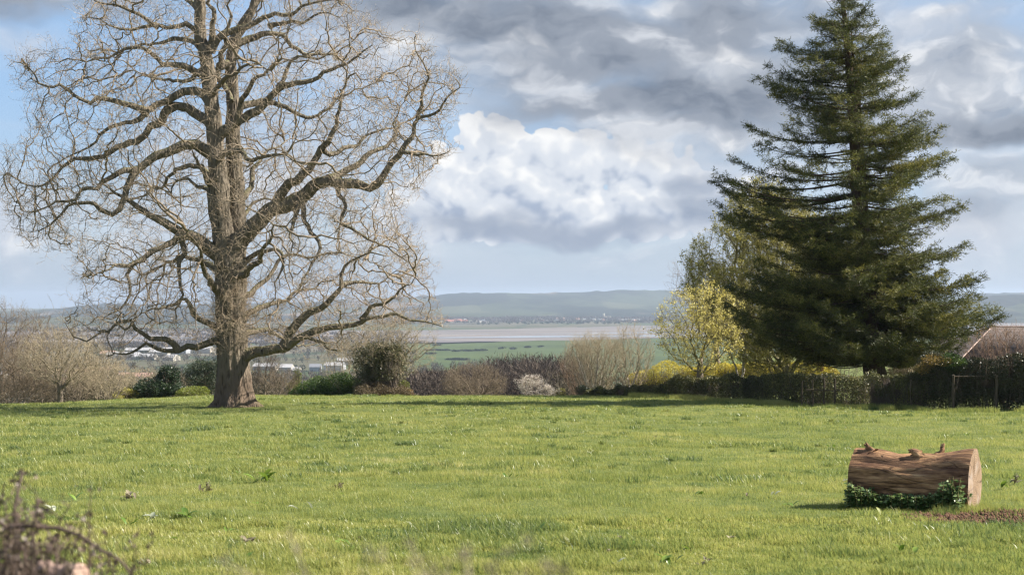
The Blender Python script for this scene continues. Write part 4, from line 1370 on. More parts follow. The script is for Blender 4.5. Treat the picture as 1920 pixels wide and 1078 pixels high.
def hedge(name, label, cat, path, width, mat, n, seed, size=(.05, .11), twig=None, twn=2500, rough=.14, spikes=0, gaps=.27):
    rng = np.random.default_rng(seed)
    path = np.array(path, float)
    L = np.concatenate([[0], np.cumsum(np.hypot(np.diff((path[:, 0] - 960) / F * path[:, 1]), np.diff(path[:, 1])))])
    b = gp(path[:, 0].mean(), 0, path[:, 1].mean())
    t = thing(name, label, cat, b)
    def at(s):
        Y = np.interp(s, L, path[:, 1]); X = np.interp(s, L, (path[:, 0] - 960) / F * path[:, 1])
        zt = -np.interp(s, L, (path[:, 2] - HOR) / F * path[:, 1]); return X, Y, ground(X, Y), zt
    k = int(n * 1.6)
    s = rng.uniform(0, L[-1], k)
    X, Y, zg, zt = at(s)
    zt = zt + (vn2(s, s * 0, 1.3, seed) - .5) * rough * 4 + (vn2(s, s * 0, .35, seed) - .5) * rough * 1.6
    h = rng.random(k) ** .75
    c = rng.uniform(-1, 1, k); c = np.sign(c) * np.abs(c) ** .45
    wv = width / 2 * (1 + (vn2(s, h * 3, .8, seed + 3) - .5) * .7) * np.sqrt(np.clip(1 - (np.clip(h - .72, 0, 1) / .34) ** 2, 0.05, 1)) * (.8 + .2 * np.clip(h * 3, 0, 1))
    P = np.stack([X + (rng.random(k) - .5) * .1, Y + c * wv, zg - .02 + h * (zt - zg)], -1)
    P = P[vnoise(P + seed, .45) > gaps][:n]; k = len(P)
    lb = MB(); sb = MB()
    leaf_quads(lb, P, rng.normal(size=(k, 3)) + np.array([0, -.3, .3]), rng.uniform(*size, k), rng.uniform(*size, k) * .6, rng, np.clip(vnoise(P, .7) * .55 + rng.random(k) * .5 - .03, 0, 1))
    s = rng.uniform(0, L[-1], twn); X, Y, zg, zt = at(s)
    q0 = np.stack([X, Y + rng.normal(size=twn) * width * .22, zg + rng.random(twn) * (zt - zg) * .5], -1)
    hh = (zt - zg) * rng.uniform(.25, .62, twn)
    q1 = q0 + np.stack([rng.normal(size=twn) * .14, rng.normal(size=twn) * .14, hh], -1)
    q1[:, 2] = np.minimum(q1[:, 2], zt + rng.exponential(.06 + spikes, twn))
    prisms(sb, q0, q1, .011, .004, 3)
    lb.build('foliage', mat, t); sb.build('stems', twig or K['twd'], t)
    return t


hedge('low_hedge', 'long low clipped brown-green hedge running back along the right side of the field', 'hedge',
      [(1092, 91, 738), (1180, 85, 721), (1300, 77, 708), (1400, 71, 705), (1480, 67, 703), (1560, 64, 700), (1640, 62.4, 699)], 1.3, m_hedge, 76000, 201)
hedge('mid_hedge', 'short brownish hedge section in front of the conifer trunk', 'hedge', [(1636, 61.6, 712), (1690, 61.2, 706), (1732, 61.1, 696)], 1.2, m_hedge, 15000, 202, spikes=.04)
hedge('tall_hedge', 'tall dark hedge behind the wooden rail fence at the right edge', 'hedge', [(1722, 61.2, 684), (1750, 61.0, 668), (1800, 60.8, 670), (1850, 60.4, 668), (1960, 60, 660), (2120, 59.5, 652)], 1.5, m_hedge2, 60000, 203, rough=.2, spikes=.1)
hedge('yellow_hedge', 'long bright yellow flowering hedge on the lawn under the garden trees', 'hedge', [(1176, 95, 694), (1215, 95, 684), (1330, 95, 682), (1440, 95, 681), (1500, 95, 683), (1556, 95, 686), (1572, 95, 697)], 1.4, K['forsythia'], 42000, 204, size=(.05, .10), gaps=.32)
m_newleaf = leaf_mat('olive_orange_new_leaves', (0.06, 0.055, 0.018), (0.20, 0.14, 0.035), (0.46, 0.29, 0.08), trans=.35)
leafy('photinia_bush', 'bush of orange new leaves on the near end of the tall hedge', 'bush', [(1756, 663, 690, 62), (1728, 680, 702, 34)], 60.5, m_newleaf, 205, None, n=1700, size=(.05, .09))
leafy('green_bush', 'round green bush beside the orange-leaved one on the tall hedge', 'bush', [(1786, 662, 704, 56)], 60.6, K['laurel'], 206, None, n=4000, size=(.05, .09))
bare_tree('beech_saplings', 'upright red-brown saplings standing out of the tall hedge before the roof', 'sapling', 1886, 61.2, 618, 170, K['bk'], K['red'], 207, trunk=.03, stems=16, shape='fan', n=1300, tipr=.006, twl=.26, up=.5, leaves=K['orange'], leafn=.04, leafs=(.04, .07), dens=.7)
leafy('buff_shrub', 'pale buff twiggy shrub right of the conifer trunk', 'shrub', [(1690, 681, 706, 56)], 75, K['bramble'], 208, K['tan'], n=1500, size=(.05, .09), twn=500)

# ------------------------------------------------------------------ fences
m_wood = bark_mat("weathered_wood", (0.028, 0.021, 0.014), (0.075, 0.058, 0.04), 9.0, 0.12, bstr=.3)


def fence(label, posts, rails, Y0, name='rail_fence', group=None):
    rng = np.random.default_rng(len(posts) * 7)
    c = gp(posts[0][0], 0, Y0)
    t = thing(name, label, 'fence', c)
    for (x, top, w, Y) in posts:
        g0 = gp(x, 0, Y); zt = (HOR - top) / F * Y; mb = MB(); wm = w / F * Y
        n = 5; zs = np.linspace(g0[2] - .3, zt, n)
        pts = np.stack([g0[0] + rng.normal(size=n) * .012, np.full(n, Y), zs], -1)
        tube(mb, pts, np.full(n, wm / 2) * rng.uniform(.9, 1.1, n), 8, rng, .05)
        mb.build('post', m_wood, t)
    for (x0, y0, x1, y1, Y, th) in rails:
        mb = MB(); a = px(x0, y0, Y); b = px(x1, y1, Y); n = 7; f = np.linspace(0, 1, n)[:, None]
        pts = a * (1 - f) + b * f + rng.normal(size=(n, 3)) * .008
        tube(mb, pts, np.full(n, th), 6, rng, .06)
        mb.build('rail', m_wood, t)


fence('post and rail fence of weathered wood in front of the tall dark hedge', [(1787, 703, 5, 59.7), (1867, 703, 6, 59.5), (1958, 702, 7, 59.0), (2060, 702, 7, 58.7)],
      [(1785, 706, 2064, 703, 59.8, .035), (1828, 737, 2064, 736, 59.9, .03)], 59.5)
fence('row of thin grey stakes with one low rail against the low hedge', [(1503, 715, 3, 64.3), (1524, 712, 3, 63.6), (1544, 708, 4, 63.2), (1565, 709, 4, 62.9), (1707, 712, 3, 60.3)],
      [(1512, 731, 1576, 732, 63.2, .028)], 63, name='stake_fence')

# ------------------------------------------------------------------ house behind the hedge
m_tile, gg, out = new_mat("brown_roof_tiles")
p_ = pos(gg)
rx_, ry_, rz_ = gg.sep(p_)
row = gg.math('FRACT', rz_ * 5.2)
br = gg.noise(p_, 2.5, 4, 0.6); br2 = gg.voronoi(gg.vmath('MULTIPLY', p_, (4.0, 4.0, 5.2)), 1.0, 'F1', out='Color')
c_ = gg.mix(gg.sep(br2)[0] * .7 + br * .3, (0.085, 0.066, 0.058), (0.17, 0.135, 0.12))
c_ = gg.mix(gg.smooth(row, .85, 1.0) * .6, c_, (0.04, 0.03, 0.027))
bsdf(gg, out, c_, 0.85, .3, bump=row, bstr=.5, bdist=.03)
m_brick, gg, out = new_mat("red_brick")
bt = gg.node('ShaderNodeTexBrick'); bt.inputs['Scale'].default_value = 4.0
gg.l.new(gg.node('ShaderNodeTexCoord').outputs['Object'], bt.inputs['Vector'])
bt.inputs['Color1'].default_value = (.22, .09, .06, 1); bt.inputs['Color2'].default_value = (.16, .06, .045, 1); bt.inputs['Mortar'].default_value = (.3, .27, .23, 1)
bsdf(gg, out, E(gg, bt.outputs[0]), .9, .2)
m_ridge, gg, out = new_mat("pale_hip_tiles"); bsdf(gg, out, (0.34, 0.25, 0.21), .8, .3)
m_glass, gg, out = new_mat("window_glass"); bsdf(gg, out, (0.03, 0.035, 0.04), .08, .6)
m_white, gg, out = new_mat("white_paint"); bsdf(gg, out, (0.75, 0.74, 0.70), .5, .4)


def house_right():
    b = gp(2000, 0, 80)
    x0, x1, y0, y1 = 24.3, 38.5, 76.0, 86.0; ze, zr = -3.22, -1.62; xr0, xr1 = 27.65, 35.2; ym = 81.0
    t = thing('house', 'house with a plain brown hipped tile roof showing above the hedge at the right edge', 'house', (31, 81, float(b[2])))
    w = MB(); w.box((31.4, 81, (ze + b[2]) / 2 - .1), (x1 - x0 - .9, y1 - y0 - .9, ze - b[2] + .2)); w.build('wall', m_brick, t)
    rm = MB()
    v = [(x0, y0, ze), (x1, y0, ze), (x1, y1, ze), (x0, y1, ze), (xr0, ym, zr), (xr1, ym, zr)]
    v2 = [(a, c, e - .16) for a, c, e in v]
    rm.add(v + v2, [[0, 1, 5, 4], [2, 3, 4, 5], [0, 6, 7, 1], [1, 7, 8, 2], [2, 8, 9, 3], [3, 9, 6, 0], [6, 9, 8, 7]])
    rm.add(v, [[1, 2, 5], [3, 0, 4]])
    rf = rm.build('roof', m_tile, t)
    hm = MB()
    for a, c in ((0, 4), (3, 4), (1, 5), (2, 5), (4, 5)):
        A = np.array(v[a]); B = np.array(v[c]); tube(hm, np.linspace(A, B, 8) + np.array([0, 0, .02]), np.full(8, .04), 6)
    hm.build('hip_tiles', m_ridge, rf)
    for k, wx in enumerate((27.5, 31.5, 35.5)):
        f = MB(); zc = ze - .95
        for dx_, dz_, sx_, sz_ in ((0, .55, 1.3, .1), (0, -.55, 1.3, .1), (-.6, 0, .1, 1.0), (.6, 0, .1, 1.0), (0, 0, .06, 1.0)):
            f.box((wx + dx_, y0 + .44, zc + dz_), (sx_, .12, sz_))
        fr = f.build('window', m_white, t)
        gm = MB(); gm.box((wx, y0 + .47, zc), (1.1, .03, 1.0)); gm.build('pane', m_glass, fr)


house_right()
bp = gp(1538, 0, 95)
t = thing('brick_pillar', 'small dark brick pillar at the right end of the yellow hedge', 'pillar', bp)
mb = MB(); zt = (HOR - 676) / F * 95; mb.box((bp[0], bp[1], (bp[2] + zt) / 2 - .1), (.42, .42, zt - bp[2] + .2)); mb.build('shaft', m_brick, t)
mb = MB(); mb.box((bp[0], bp[1], zt + .04), (.56, .56, .1)); mb.build('cap', m_ridge, t)

# ------------------------------------------------------------------ the log
m_logside, gg, out = new_mat("barkless_log_wood")
p_ = pos(gg, True)
ps = gg.vmath('MULTIPLY', p_, (0.16, 1.0, 1.0))
n1 = gg.noise(ps, 9.0, 7, 0.68, dist=.5); n2 = gg.noise(ps, 34.0, 4, 0.6); n3 = gg.noise(gg.vmath('MULTIPLY', p_, (.5, 1, 1)), 2.6, 4, 0.6)
c_ = gg.ramp(n1 * .72 + n2 * .28, [(0.34, (0.035, 0.017, 0.009)), (0.45, (0.125, 0.066, 0.034)), (0.55, (0.33, 0.185, 0.09)), (0.68, (0.62, 0.41, 0.22))])
c_ = gg.mix(gg.smooth(n3, .42, .66) * .55, c_, (0.12, 0.055, 0.032))
crk = gg.smooth(gg.voronoi(gg.vmath('MULTIPLY', p_, (0.07, 1, 1)), 9.0, 'DISTANCE_TO_EDGE'), .035, .0)
c_ = gg.mix(crk * .5, c_, (0.03, 0.015, 0.01))
bsdf(gg, out, c_, .8, .25, bump=n1 * .8 + n2 * .4 - crk * .5, bstr=.9, bdist=.03)
m_logend, gg, out = new_mat("sawn_log_end")
p_ = pos(gg, True)
ox, oy, oz = gg.sep(p_)
rr_ = gg.math('SQRT', oy * oy + oz * oz)
rings = gg.math('SINE', (rr_ + (gg.noise(p_, 4, 3, .6) - .5) * .06) * 190.0)
angn = gg.noise(gg.vec(gg.math('ARCTAN2', oy, oz) * 2.6, rr_ * .5, 0.0), 3.0, 4, .7)
c_ = gg.mix(gg.smooth(rings, -1, 1) * .5 + angn * .5, (0.34, 0.24, 0.155), (0.15, 0.095, 0.06))
c_ = gg.mix(gg.smooth(angn, .54, .60) * .85, c_, (0.06, 0.036, 0.024))
c_ = gg.mix(gg.smooth(gg.noise(p_, 3, 3), .5, .7) * .5, c_, (0.40, 0.34, 0.30))
bsdf(gg, out, c_, .85, .2, bump=angn, bstr=.4, bdist=.02)


def on_ground(x, y):
    """ground point that projects to the photo pixel"""
    Ys = np.geomspace(6, 120, 4000)
    X = (x - 960) / F * Ys
    row = HOR - ground(X, Ys) / Ys * F
    j = np.argmin(np.abs(row - y) + (np.arange(4000) * 1e-6))
    return np.array([X[j], Ys[j], float(ground(X[j], Ys[j]))])


LOGC = None
def build_log():
    global LOGC
    rng = np.random.default_rng(301)
    pr = on_ground(1800, 962); pl = on_ground(1592, 944)
    yaw = math.atan2(pr[1] - pl[1], pr[0] - pl[0]); yaw = -R(29)
    rad = .445
    c0 = (pr + pl) / 2; c0[1] += .10; c0[0] += .20
    L = 1.70
    zc = float(ground(c0[0], c0[1])) + rad - .05
    ctr = np.array([c0[0], c0[1], zc]); LOGC = ctr
    t = thing('log', 'big barkless brown log lying in the grass at the right', 'log', ctr)
    t.rotation_euler = (0, 0, yaw)
    n = 60; sd = 56
    s = np.linspace(-L / 2, L / 2, n); ang = np.arange(sd) * 2 * np.pi / sd
    S, A = np.meshgrid(s, ang, indexing='ij')
    Rr = rad * (1.0 + .07 * np.cos(A * 2 + .6) + .04 * np.cos(A * 3 + 2)) * (1 + .05 * (S / L) - .03 * np.cos(S * 3))
    # saddle in the top, bulge at the right end
    Rr = Rr - .06 * np.exp(-((S + .10) / .38) ** 2) * np.clip(np.sin(A), 0, 1) ** 2 + .05 * np.exp(-((S - .8) / .25) ** 2) * np.clip(np.sin(A), 0, 1)
    P3 = np.stack([S * 1.2, np.cos(A) * 2.2, np.sin(A) * 2.2], -1)
    Rr = Rr + (vnoise(P3, .5) - .5) * .04 + (vnoise(P3 * np.array([.5, 2.5, 2.5]), .3) - .5) * .035
    # long split along the lower front-left
    v = np.stack([S, -np.cos(A) * Rr, np.sin(A) * Rr], -1).reshape(-1, 3)
    # slanting right cut
    k = np.arange(sd); k2 = (k + 1) % sd
    f = np.stack([k, k2, k2 + sd, k + sd], 1); f = (f[None] + (np.arange(n - 1) * sd)[:, None, None]).reshape(-1, 4)
    def loc(verts, faces, name, mat, smooth=True):
        me = bpy.data.meshes.new(name); me.from_pydata([tuple(q) for q in verts], [], [tuple(int(i) for i in q) for q in faces])
        me.materials.append(mat)
        if smooth: me.polygons.foreach_set('use_smooth', np.ones(len(me.polygons), bool))
        me.update(); o = bpy.data.objects.new(name, me); COL.objects.link(o); o.parent = t; return o
    loc(v, f, 'bark_side', m_logside)
    for sgn, ring in ((1, v[-sd:]), (-1, v[:sd])):
        # end disc in rings so the saw cut is not dead flat
        c = ring.mean(0); vs = [ring + np.array([sgn * .001, 0, 0])]; fs = []
        lv = 7
        for q in range(1, lv):
            fq = 1 - q / lv
            rg = c + (ring - c) * fq; rg[:, 0] += sgn * (.004 + (vnoise(rg + 3, .12) - .5) * .02); vs.append(rg)
        allv = np.vstack(vs + [c[None] + np.array([[sgn * .005, 0, 0]])])
        for q in range(lv - 1):
            for i in range(sd):
                fs.append((q * sd + i, q * sd + (i + 1) % sd, (q + 1) * sd + (i + 1) % sd, (q + 1) * sd + i))
        for i in range(sd): fs.append(((lv - 1) * sd + i, (lv - 1) * sd + (i + 1) % sd, lv * sd))
        loc(allv, fs, 'sawn_end', m_logend, False)
    # knots: short broken branch stubs on top
    for (sx_, a, h, r0, tl) in ((-.60, 1.45, .055, .052, -.8), (.06, 1.42, .06, .055, -1.8), (.34, 1.8, .07, .042, .6)):
        mb = MB()
        base = np.array([sx_, -math.cos(a) * rad * .86, math.sin(a) * rad * .86])
        d = unit(np.array([tl * .6, -math.cos(a), math.sin(a)]))
        pts = base + d * np.linspace(0, h + .06, 6)[:, None] + rng.normal(size=(6, 3)) * .006
        rr = r0 * np.array([2.1, 1.4, .95, .8, .8, .5])
        tube(mb, pts, rr, 12, rng, .2)
        for q in range(3):
            dd = unit(d + rng.normal(size=3) * .6)
            tube(mb, pts[-2] + dd * np.linspace(0, .07, 3)[:, None], [.026, .02, .01], 6, rng, .2)
        f3 = [tuple(x) for fa in (mb.f4 + mb.f3) for x in fa]
        loc(np.concatenate(mb.v), f3, 'knot', m_logside)
    # raised slab of loosened bark low on the left
    mb = MB()
    q = np.linspace(0, 1, 14)
    for j in range(3):
        pts = np.stack([-.74 + q * .62, -np.full(14, rad * (1.0 - .03 * j)) * np.cos(-.35 - .1 * j), rad * np.sin(-.32 - .12 * j) - q * .10 + np.sin(q * np.pi) * .07], -1)
        tube(mb, pts + rng.normal(size=pts.shape) * .006, .022 + .022 * np.sin(q * np.pi), 7, rng, .25)
    loc(np.concatenate(mb.v), [tuple(x) for fa in (mb.f4 + mb.f3) for x in fa], 'loose_bark', m_logside)
    return yaw, L, rad


_yaw, _L, _rad = build_log()
cs_, sn_ = math.cos(_yaw), math.sin(_yaw)


def log_pt(s, side, up=0.0):
    return np.array([LOGC[0] + s * cs_ + side * sn_, LOGC[1] + s * sn_ - side * cs_, 0.0])


def nettles():
    rng = np.random.default_rng(302)
    c = log_pt(0, .5); c[2] = float(ground(c[0], c[1]))
    t = thing('ivy_clump', 'dark green ivy and nettle leaves growing along the foot of the log', 'ivy', c)
    mat = leaf_mat("nettle_leaves", (0.03, 0.065, 0.016), (0.085, 0.15, 0.038), (0.24, 0.31, 0.11), rough=.38, trans=.25)
    lb = MB(); sb = MB()
    for k in range(420):
        s = rng.uniform(-.82, .78); cl = vnoise(np.array([[s * 3.2, 1.0, 5.0]]), 1.0)[0]
        q = log_pt(s, rng.uniform(.40, .60) + .05 * rng.normal()); q[2] = ground(q[0], q[1])
        h = (.17 + .30 * cl) * rng.uniform(.5, 1.15)
        top = q + np.array([rng.normal() * .05, -.03 + rng.normal() * .04, h])
        prisms(sb, q[None], top[None], .005, .003, 3)
        for j in range(6):
            p = q + (top - q) * (j + 1.2) / 7; m = 4
            a = rng.uniform(0, 2 * np.pi, m)
            d = np.stack([np.cos(a), np.sin(a), rng.uniform(-.25, .35, m)], -1)
            leaf_quads(lb, np.repeat(p[None], m, 0) + d * .01, d, rng.uniform(.035, .075, m), rng.uniform(.03, .055, m), rng, nrm=np.tile([0, -.4, 1.0], (m, 1)) + rng.normal(size=(m, 3)) * .4, fold=.15)
    lb.build('leaves', mat, t); sb.build('stems', K['olive'], t)
nettles()

# ------------------------------------------------------------------ broad-leaved weeds and leaves in the turf
m_dock = leaf_mat("dock_leaf", (0.05, 0.10, 0.012), (0.11, 0.19, 0.02), (0.22, 0.31, 0.05), rough=.3, spec=.6, trans=.3)
m_dry = leaf_mat("withered_leaf", (0.07, 0.055, 0.035), (0.16, 0.13, 0.08), (0.32, 0.27, 0.18), rough=.6, trans=.2)
m_pale = leaf_mat("silvery_leaf", (0.28, 0.31, 0.20), (0.42, 0.44, 0.33), (0.6, 0.6, 0.52), rough=.3, spec=.6, trans=.2)


def big_leaf(mb, p, d, L, W, rng, t):
    """curved leaf blade of 8 quads"""
    d = unit(d); s = unit(np.cross(d, [0, 0, 1.0])); up = np.cross(s, d)
    q = np.linspace(0, 1, 6); w = W * np.sin(np.pi * np.clip(q * .92 + .08, 0, 1)) ** .8
    mid = p + np.outer(q * L, d) + np.outer(-.35 * L * q * q + .25 * L * q, [0, 0, 1])
    l = mid + np.outer(w / 2, s) + np.outer(w * .18, up); r = mid - np.outer(w / 2, s) + np.outer(w * .18, up)
    v = np.vstack([l, mid, r]); f = []
    for i in range(5): f += [[i, i + 1, 6 + i + 1, 6 + i], [6 + i, 6 + i + 1, 12 + i + 1, 12 + i]]
    mb.add(v, f, t)


def weed(x, y, label, mat, size, n, seed, name='dock_plant', cat='weed', group=None, stalk=False):
    rng = np.random.default_rng(seed)
    if mat is m_dry: n = int(n * 2); size *= .85
    else: size *= 1.45
    p = on_ground(x, y)
    t = thing(name, label, cat, p, group)
    for k in range(n):
        mb = MB()
        a = rng.uniform(0, 2 * np.pi); el = rng.uniform(.25, 1.0)
        d = np.array([math.cos(a), math.sin(a) * .7, el])
        big_leaf(mb, p + np.array([rng.normal() * size * .35, rng.normal() * size * .3, .035]), d, size * rng.uniform(.7, 1.2), size * rng.uniform(.3, .5), rng, rng.uniform(.2, 1))
        mb.build('leaf', mat, t)
    if stalk:
        mb = MB(); prisms(mb, (p + np.array([0, 0, 0]))[None], (p + np.array([.04, 0, size * 1.3]))[None], .007, .004, 4)
        slivers(mb, np.repeat((p + np.array([.04, 0, size * 1.1]))[None], 26, 0) + rng.normal(size=(26, 3)) * .02, rng.normal(size=(26, 3)), .04, .02, rng)
        mb.build('seed_head', mat, t)


weed(492, 903, 'largest bright green dock plant in the left middle of the field', m_dock, .24, 7, 401)
weed(386, 924, 'dark withered stalk standing in the grass left of the bright dock', m_dry, .16, 4, 402, 'withered_weed', stalk=True)
weed(243, 938, 'flat brown dead leaves lying in the grass at the left', m_dry, .18, 6, 403, 'withered_weed')
weed(342, 975, 'green dock leaf with a pale underside near the lower left', m_dock, .16, 3, 404)
weed(290, 977, 'two pale silvery leaves in the grass at the lower left', m_pale, .11, 3, 405, 'pale_weed')
weed(460, 1022, 'half-dried tan and green weed in the lower left foreground', m_dry, .13, 6, 406, 'withered_weed')
weed(634, 918, 'small brown weed in the middle of the field', m_dry, .12, 4, 407, 'withered_weed', stalk=True)
weed(578, 958, 'single pale upright leaf left of the field centre', m_pale, .12, 2, 408, 'pale_weed')
weed(102, 963, 'silvery leaf among the bramble twigs at the far left', m_pale, .12, 3, 409, 'pale_weed')
weed(140, 940, 'small green dock just above the foreground bramble', m_dock, .12, 3, 410)
weed(1000, 998, 'little yellow-green leaf near the bottom centre', m_dock, .09, 2, 411)
weed(1155, 1068, 'white-tipped weed at the bottom edge right of centre', m_pale, .08, 2, 412, 'pale_weed')
weed(1240, 1062, 'bright green leaves at the bottom edge right of centre', m_dock, .10, 3, 413)
weed(1900, 908, 'brown and green weed in the grass beyond the right end of the log', m_dry, .16, 4, 414, 'withered_weed', stalk=True)
weed(1888, 918, 'green dock leaves right of the log', m_dock, .13, 3, 415)
weed(1452, 930, 'pale curled leaf in the grass left of the log', m_pale, .11, 2, 416, 'pale_weed')
weed(1578, 905, 'pale leaf close to the left end of the log', m_pale, .08, 2, 417, 'pale_weed')
weed(1657, 969, 'yellow leaf at the front foot of the log', K['yel'], .08, 2, 418, 'yellow_leaf')
weed(1478, 952, 'dull green weed in the grass below the pale curled leaf', m_dock, .10, 3, 419)
weed(1700, 1040, 'small dock in the grass below the log', m_dock, .09, 3, 420)

_r = np.random.default_rng(430)
for k in range(44):
    yy_ = 800 + 270 * _r.random() ** .8
    weed(_r.uniform(40, 1900) if yy_ > 1000 or _r.random() < .5 else _r.uniform(100, 1480), yy_, 'tiny low broad-leaved weed dotted in the open meadow grass', m_dock if _r.random() < .7 else m_dry,
         _r.uniform(.05, .09), int(_r.integers(2, 5)), 431 + k, name='meadow_weed', group='tiny weeds dotted over the meadow')

# ------------------------------------------------------------------ foreground bramble and dry stems (out of focus)
def foreground():
    rng = np.random.default_rng(501)
    m_bs = twig_mat("bramble_stems", (0.05, 0.034, 0.028), (0.15, 0.105, 0.08))
    m_bl = leaf_mat("dry_bramble_clusters", (0.035, 0.022, 0.018), (0.095, 0.065, 0.05), (0.20, 0.145, 0.11), trans=.2)
    Y = 4.6
    b = np.array([-1.62, Y, float(ground(-1.62, Y))])
    t = thing('bramble_bush', 'out-of-focus brown bramble twigs in the bottom left corner', 'bramble', b)
    sb = MB(); lb = MB()
    def stem(pts, r, Ys, dens=1.0):
        P = [px(x, y, yy) for (x, y), yy in zip(pts, Ys)]
        c, rr = smooth_chain(P, np.linspace(r, r * .4, len(P)), .05, rng, .004)
        tube(sb, c, rr, 6, tint=rng.uniform(.2, .9))
        for i in range(len(c)):
            if rng.random() < .55 * dens:
                d = unit(rng.normal(size=3) + np.array([0, 0, .5])); L = rng.uniform(.03, .10)
                q = c[i] + d * L
                prisms(sb, c[i][None], q[None], .0026, .0015, 3, tint=np.array([.5]))
                m = int(rng.integers(5, 12))
                leaf_quads(lb, q + rng.normal(size=(m, 3)) * .012, rng.normal(size=(m, 3)), rng.uniform(.010, .026, m), rng.uniform(.008, .018, m), rng)
    g_ = lambda x, yy: (x, HOR - float(ground((x - 960) / F * yy, yy)) / yy * F)
    stem([g_(20, 4.5), (26, 1080), (32, 1010), (30, 950), (40, 900), (42, 884)], .009, [4.5, 4.5, 4.5, 4.5, 4.55, 4.6])
    stem([g_(-60, 4.4), (-30, 1020), (10, 990), (60, 985), (110, 990), (150, 1002), (190, 1030), (225, 1052), (245, 1072)], .010, [4.4, 4.4, 4.4, 4.4, 4.4, 4.4, 4.35, 4.3, 4.3])
    stem([g_(80, 4.7), (90, 1070), (105, 1010), (112, 970), (128, 950)], .006, [4.7, 4.7, 4.7, 4.7, 4.7])
    stem([g_(-10, 4.8), (-8, 1000), (2, 940), (10, 905)], .006, [4.8, 4.8, 4.8, 4.8])
    stem([g_(150, 4.5), (162, 1075), (170, 1040), (168, 1000), (172, 970)], .005, [4.5] * 5)
    stem([g_(60, 4.3), (56, 1070), (62, 1000), (70, 950), (64, 925)], .005, [4.3] * 5)
    for k in range(120):
        x = rng.uniform(-60, 110) if k < 104 else rng.uniform(100, 235); yy = rng.uniform(4.2, 5.0); top = (rng.uniform(975, 1060) if x < 50 else rng.uniform(1015, 1070)) if x < 120 else rng.uniform(1035, 1075)
        x2 = x + rng.normal() * 34
        stem([g_(x, yy), ((x + x2) / 2, (1130 + top) / 2), (x2, top)], .004, [yy, yy, yy], .8)
    sb.build('stems', m_bs, t); lb.build('leaf_clusters', m_bl, t)
    # thick pinkish cut stub among the twigs
    cs = MB(); p0 = px(70, 1120, 4.5); p1 = px(150, 1072, 4.4)
    c, rr = smooth_chain([np.array([p0[0] - .1, 4.55, float(ground(p0[0], 4.5))]), p0, (p0 + p1) / 2 + np.array([0, 0, .02]), p1], [.05, .045, .04, .036], .05, rng, .003)
    tube(cs, c, rr, 14, rng, .08)
    cs.build('cut_stub', bark_mat("pinkish_cut_wood", (0.20, 0.12, 0.09), (0.46, 0.32, 0.26), 16, .4), t)
    # blurred dry grass stems in front
    b = np.array([-.2, 1.8, float(ground(-.2, 1.8))])
    t = thing('dry_grass_clump', 'blurred dry grass stems at the bottom edge left of centre', 'dry grass', b)
    sb = MB()
    mdg = twig_mat("dry_grass", (0.16, 0.13, 0.085), (0.36, 0.30, 0.21))
    for k in range(16):
        x = rng.choice([640, 720, 790, 860, 900, 580]) + rng.normal() * 60; yy = rng.uniform(1.5, 2.1); top = rng.uniform(1000, 1110); x2 = x + rng.normal() * 110 - 20
        a = np.array([(x - 960) / F * yy, yy, float(ground(0, yy))]); bpt = px((x + x2) / 2, (1500 + top) / 2, yy); e = px(x2, top, yy)
        c, rr = smooth_chain([a, bpt, e], [.0022, .0018, .001], .06, rng, .002)
        tube(sb, c, rr, 4, tint=rng.uniform(0, 1))
        q = c[-3:]; m = 7
        slivers(sb, np.repeat(q, m, 0)[:m * 3] + rng.normal(size=(m * len(q), 3)) * .004, rng.normal(size=(m * len(q), 3)) + np.array([0, 0, 1.2]), .02, .003, rng)
    sb.build('stems', mdg, t)
foreground()

# ------------------------------------------------------------------ the valley: woods, warehouses, village
def far_mat(name, a, b, c):
    return leaf_mat(name, a, b, c, rough=.9, spec=.1, trans=.1)


FM = {'purple': far_mat("leafless_wood", (0.042, 0.033, 0.028), (0.085, 0.067, 0.056), (0.16, 0.13, 0.105)),
      'brown': far_mat("brown_wood", (0.045, 0.038, 0.026), (0.095, 0.08, 0.055), (0.17, 0.14, 0.10)),
      'dark': far_mat("dark_evergreen_wood", (0.012, 0.020, 0.012), (0.03, 0.042, 0.024), (0.06, 0.075, 0.04))}


def crowns(mb, rng, X, Y, h, w, per, L, W, upb=.8):
    """upright twiggy crowns of slivers round each trunk"""
    n = len(X)
    z = ground(X, Y)
    u = rand_unit(rng, n * per) * rng.random((n * per, 1)) ** .4
    hh = np.repeat(h, per); ww = np.repeat(w, per)
    P = np.stack([np.repeat(X, per) + u[:, 0] * ww / 2, np.repeat(Y, per) + u[:, 1] * ww / 2, np.repeat(z, per) + hh * .58 + u[:, 2] * hh * .42], -1)
    D = u * .6 + rng.normal(size=P.shape) * .35 + np.array([0, 0, upb])
    k = len(P)
    tint = np.clip(np.repeat(rng.random(n) * .5, per) + rng.random(k) * .5, 0, 1)
    slivers(mb, P, D, L * rng.uniform(.6, 1.4, k), W * rng.uniform(.6, 1.4, k), rng, tint)
    g0 = np.stack([X, Y, z - .3], -1)
    prisms(mb, g0, g0 + np.stack([X * 0, X * 0, h * .6], -1), w * .035, w * .015, 4, tint=np.full(n, .25))


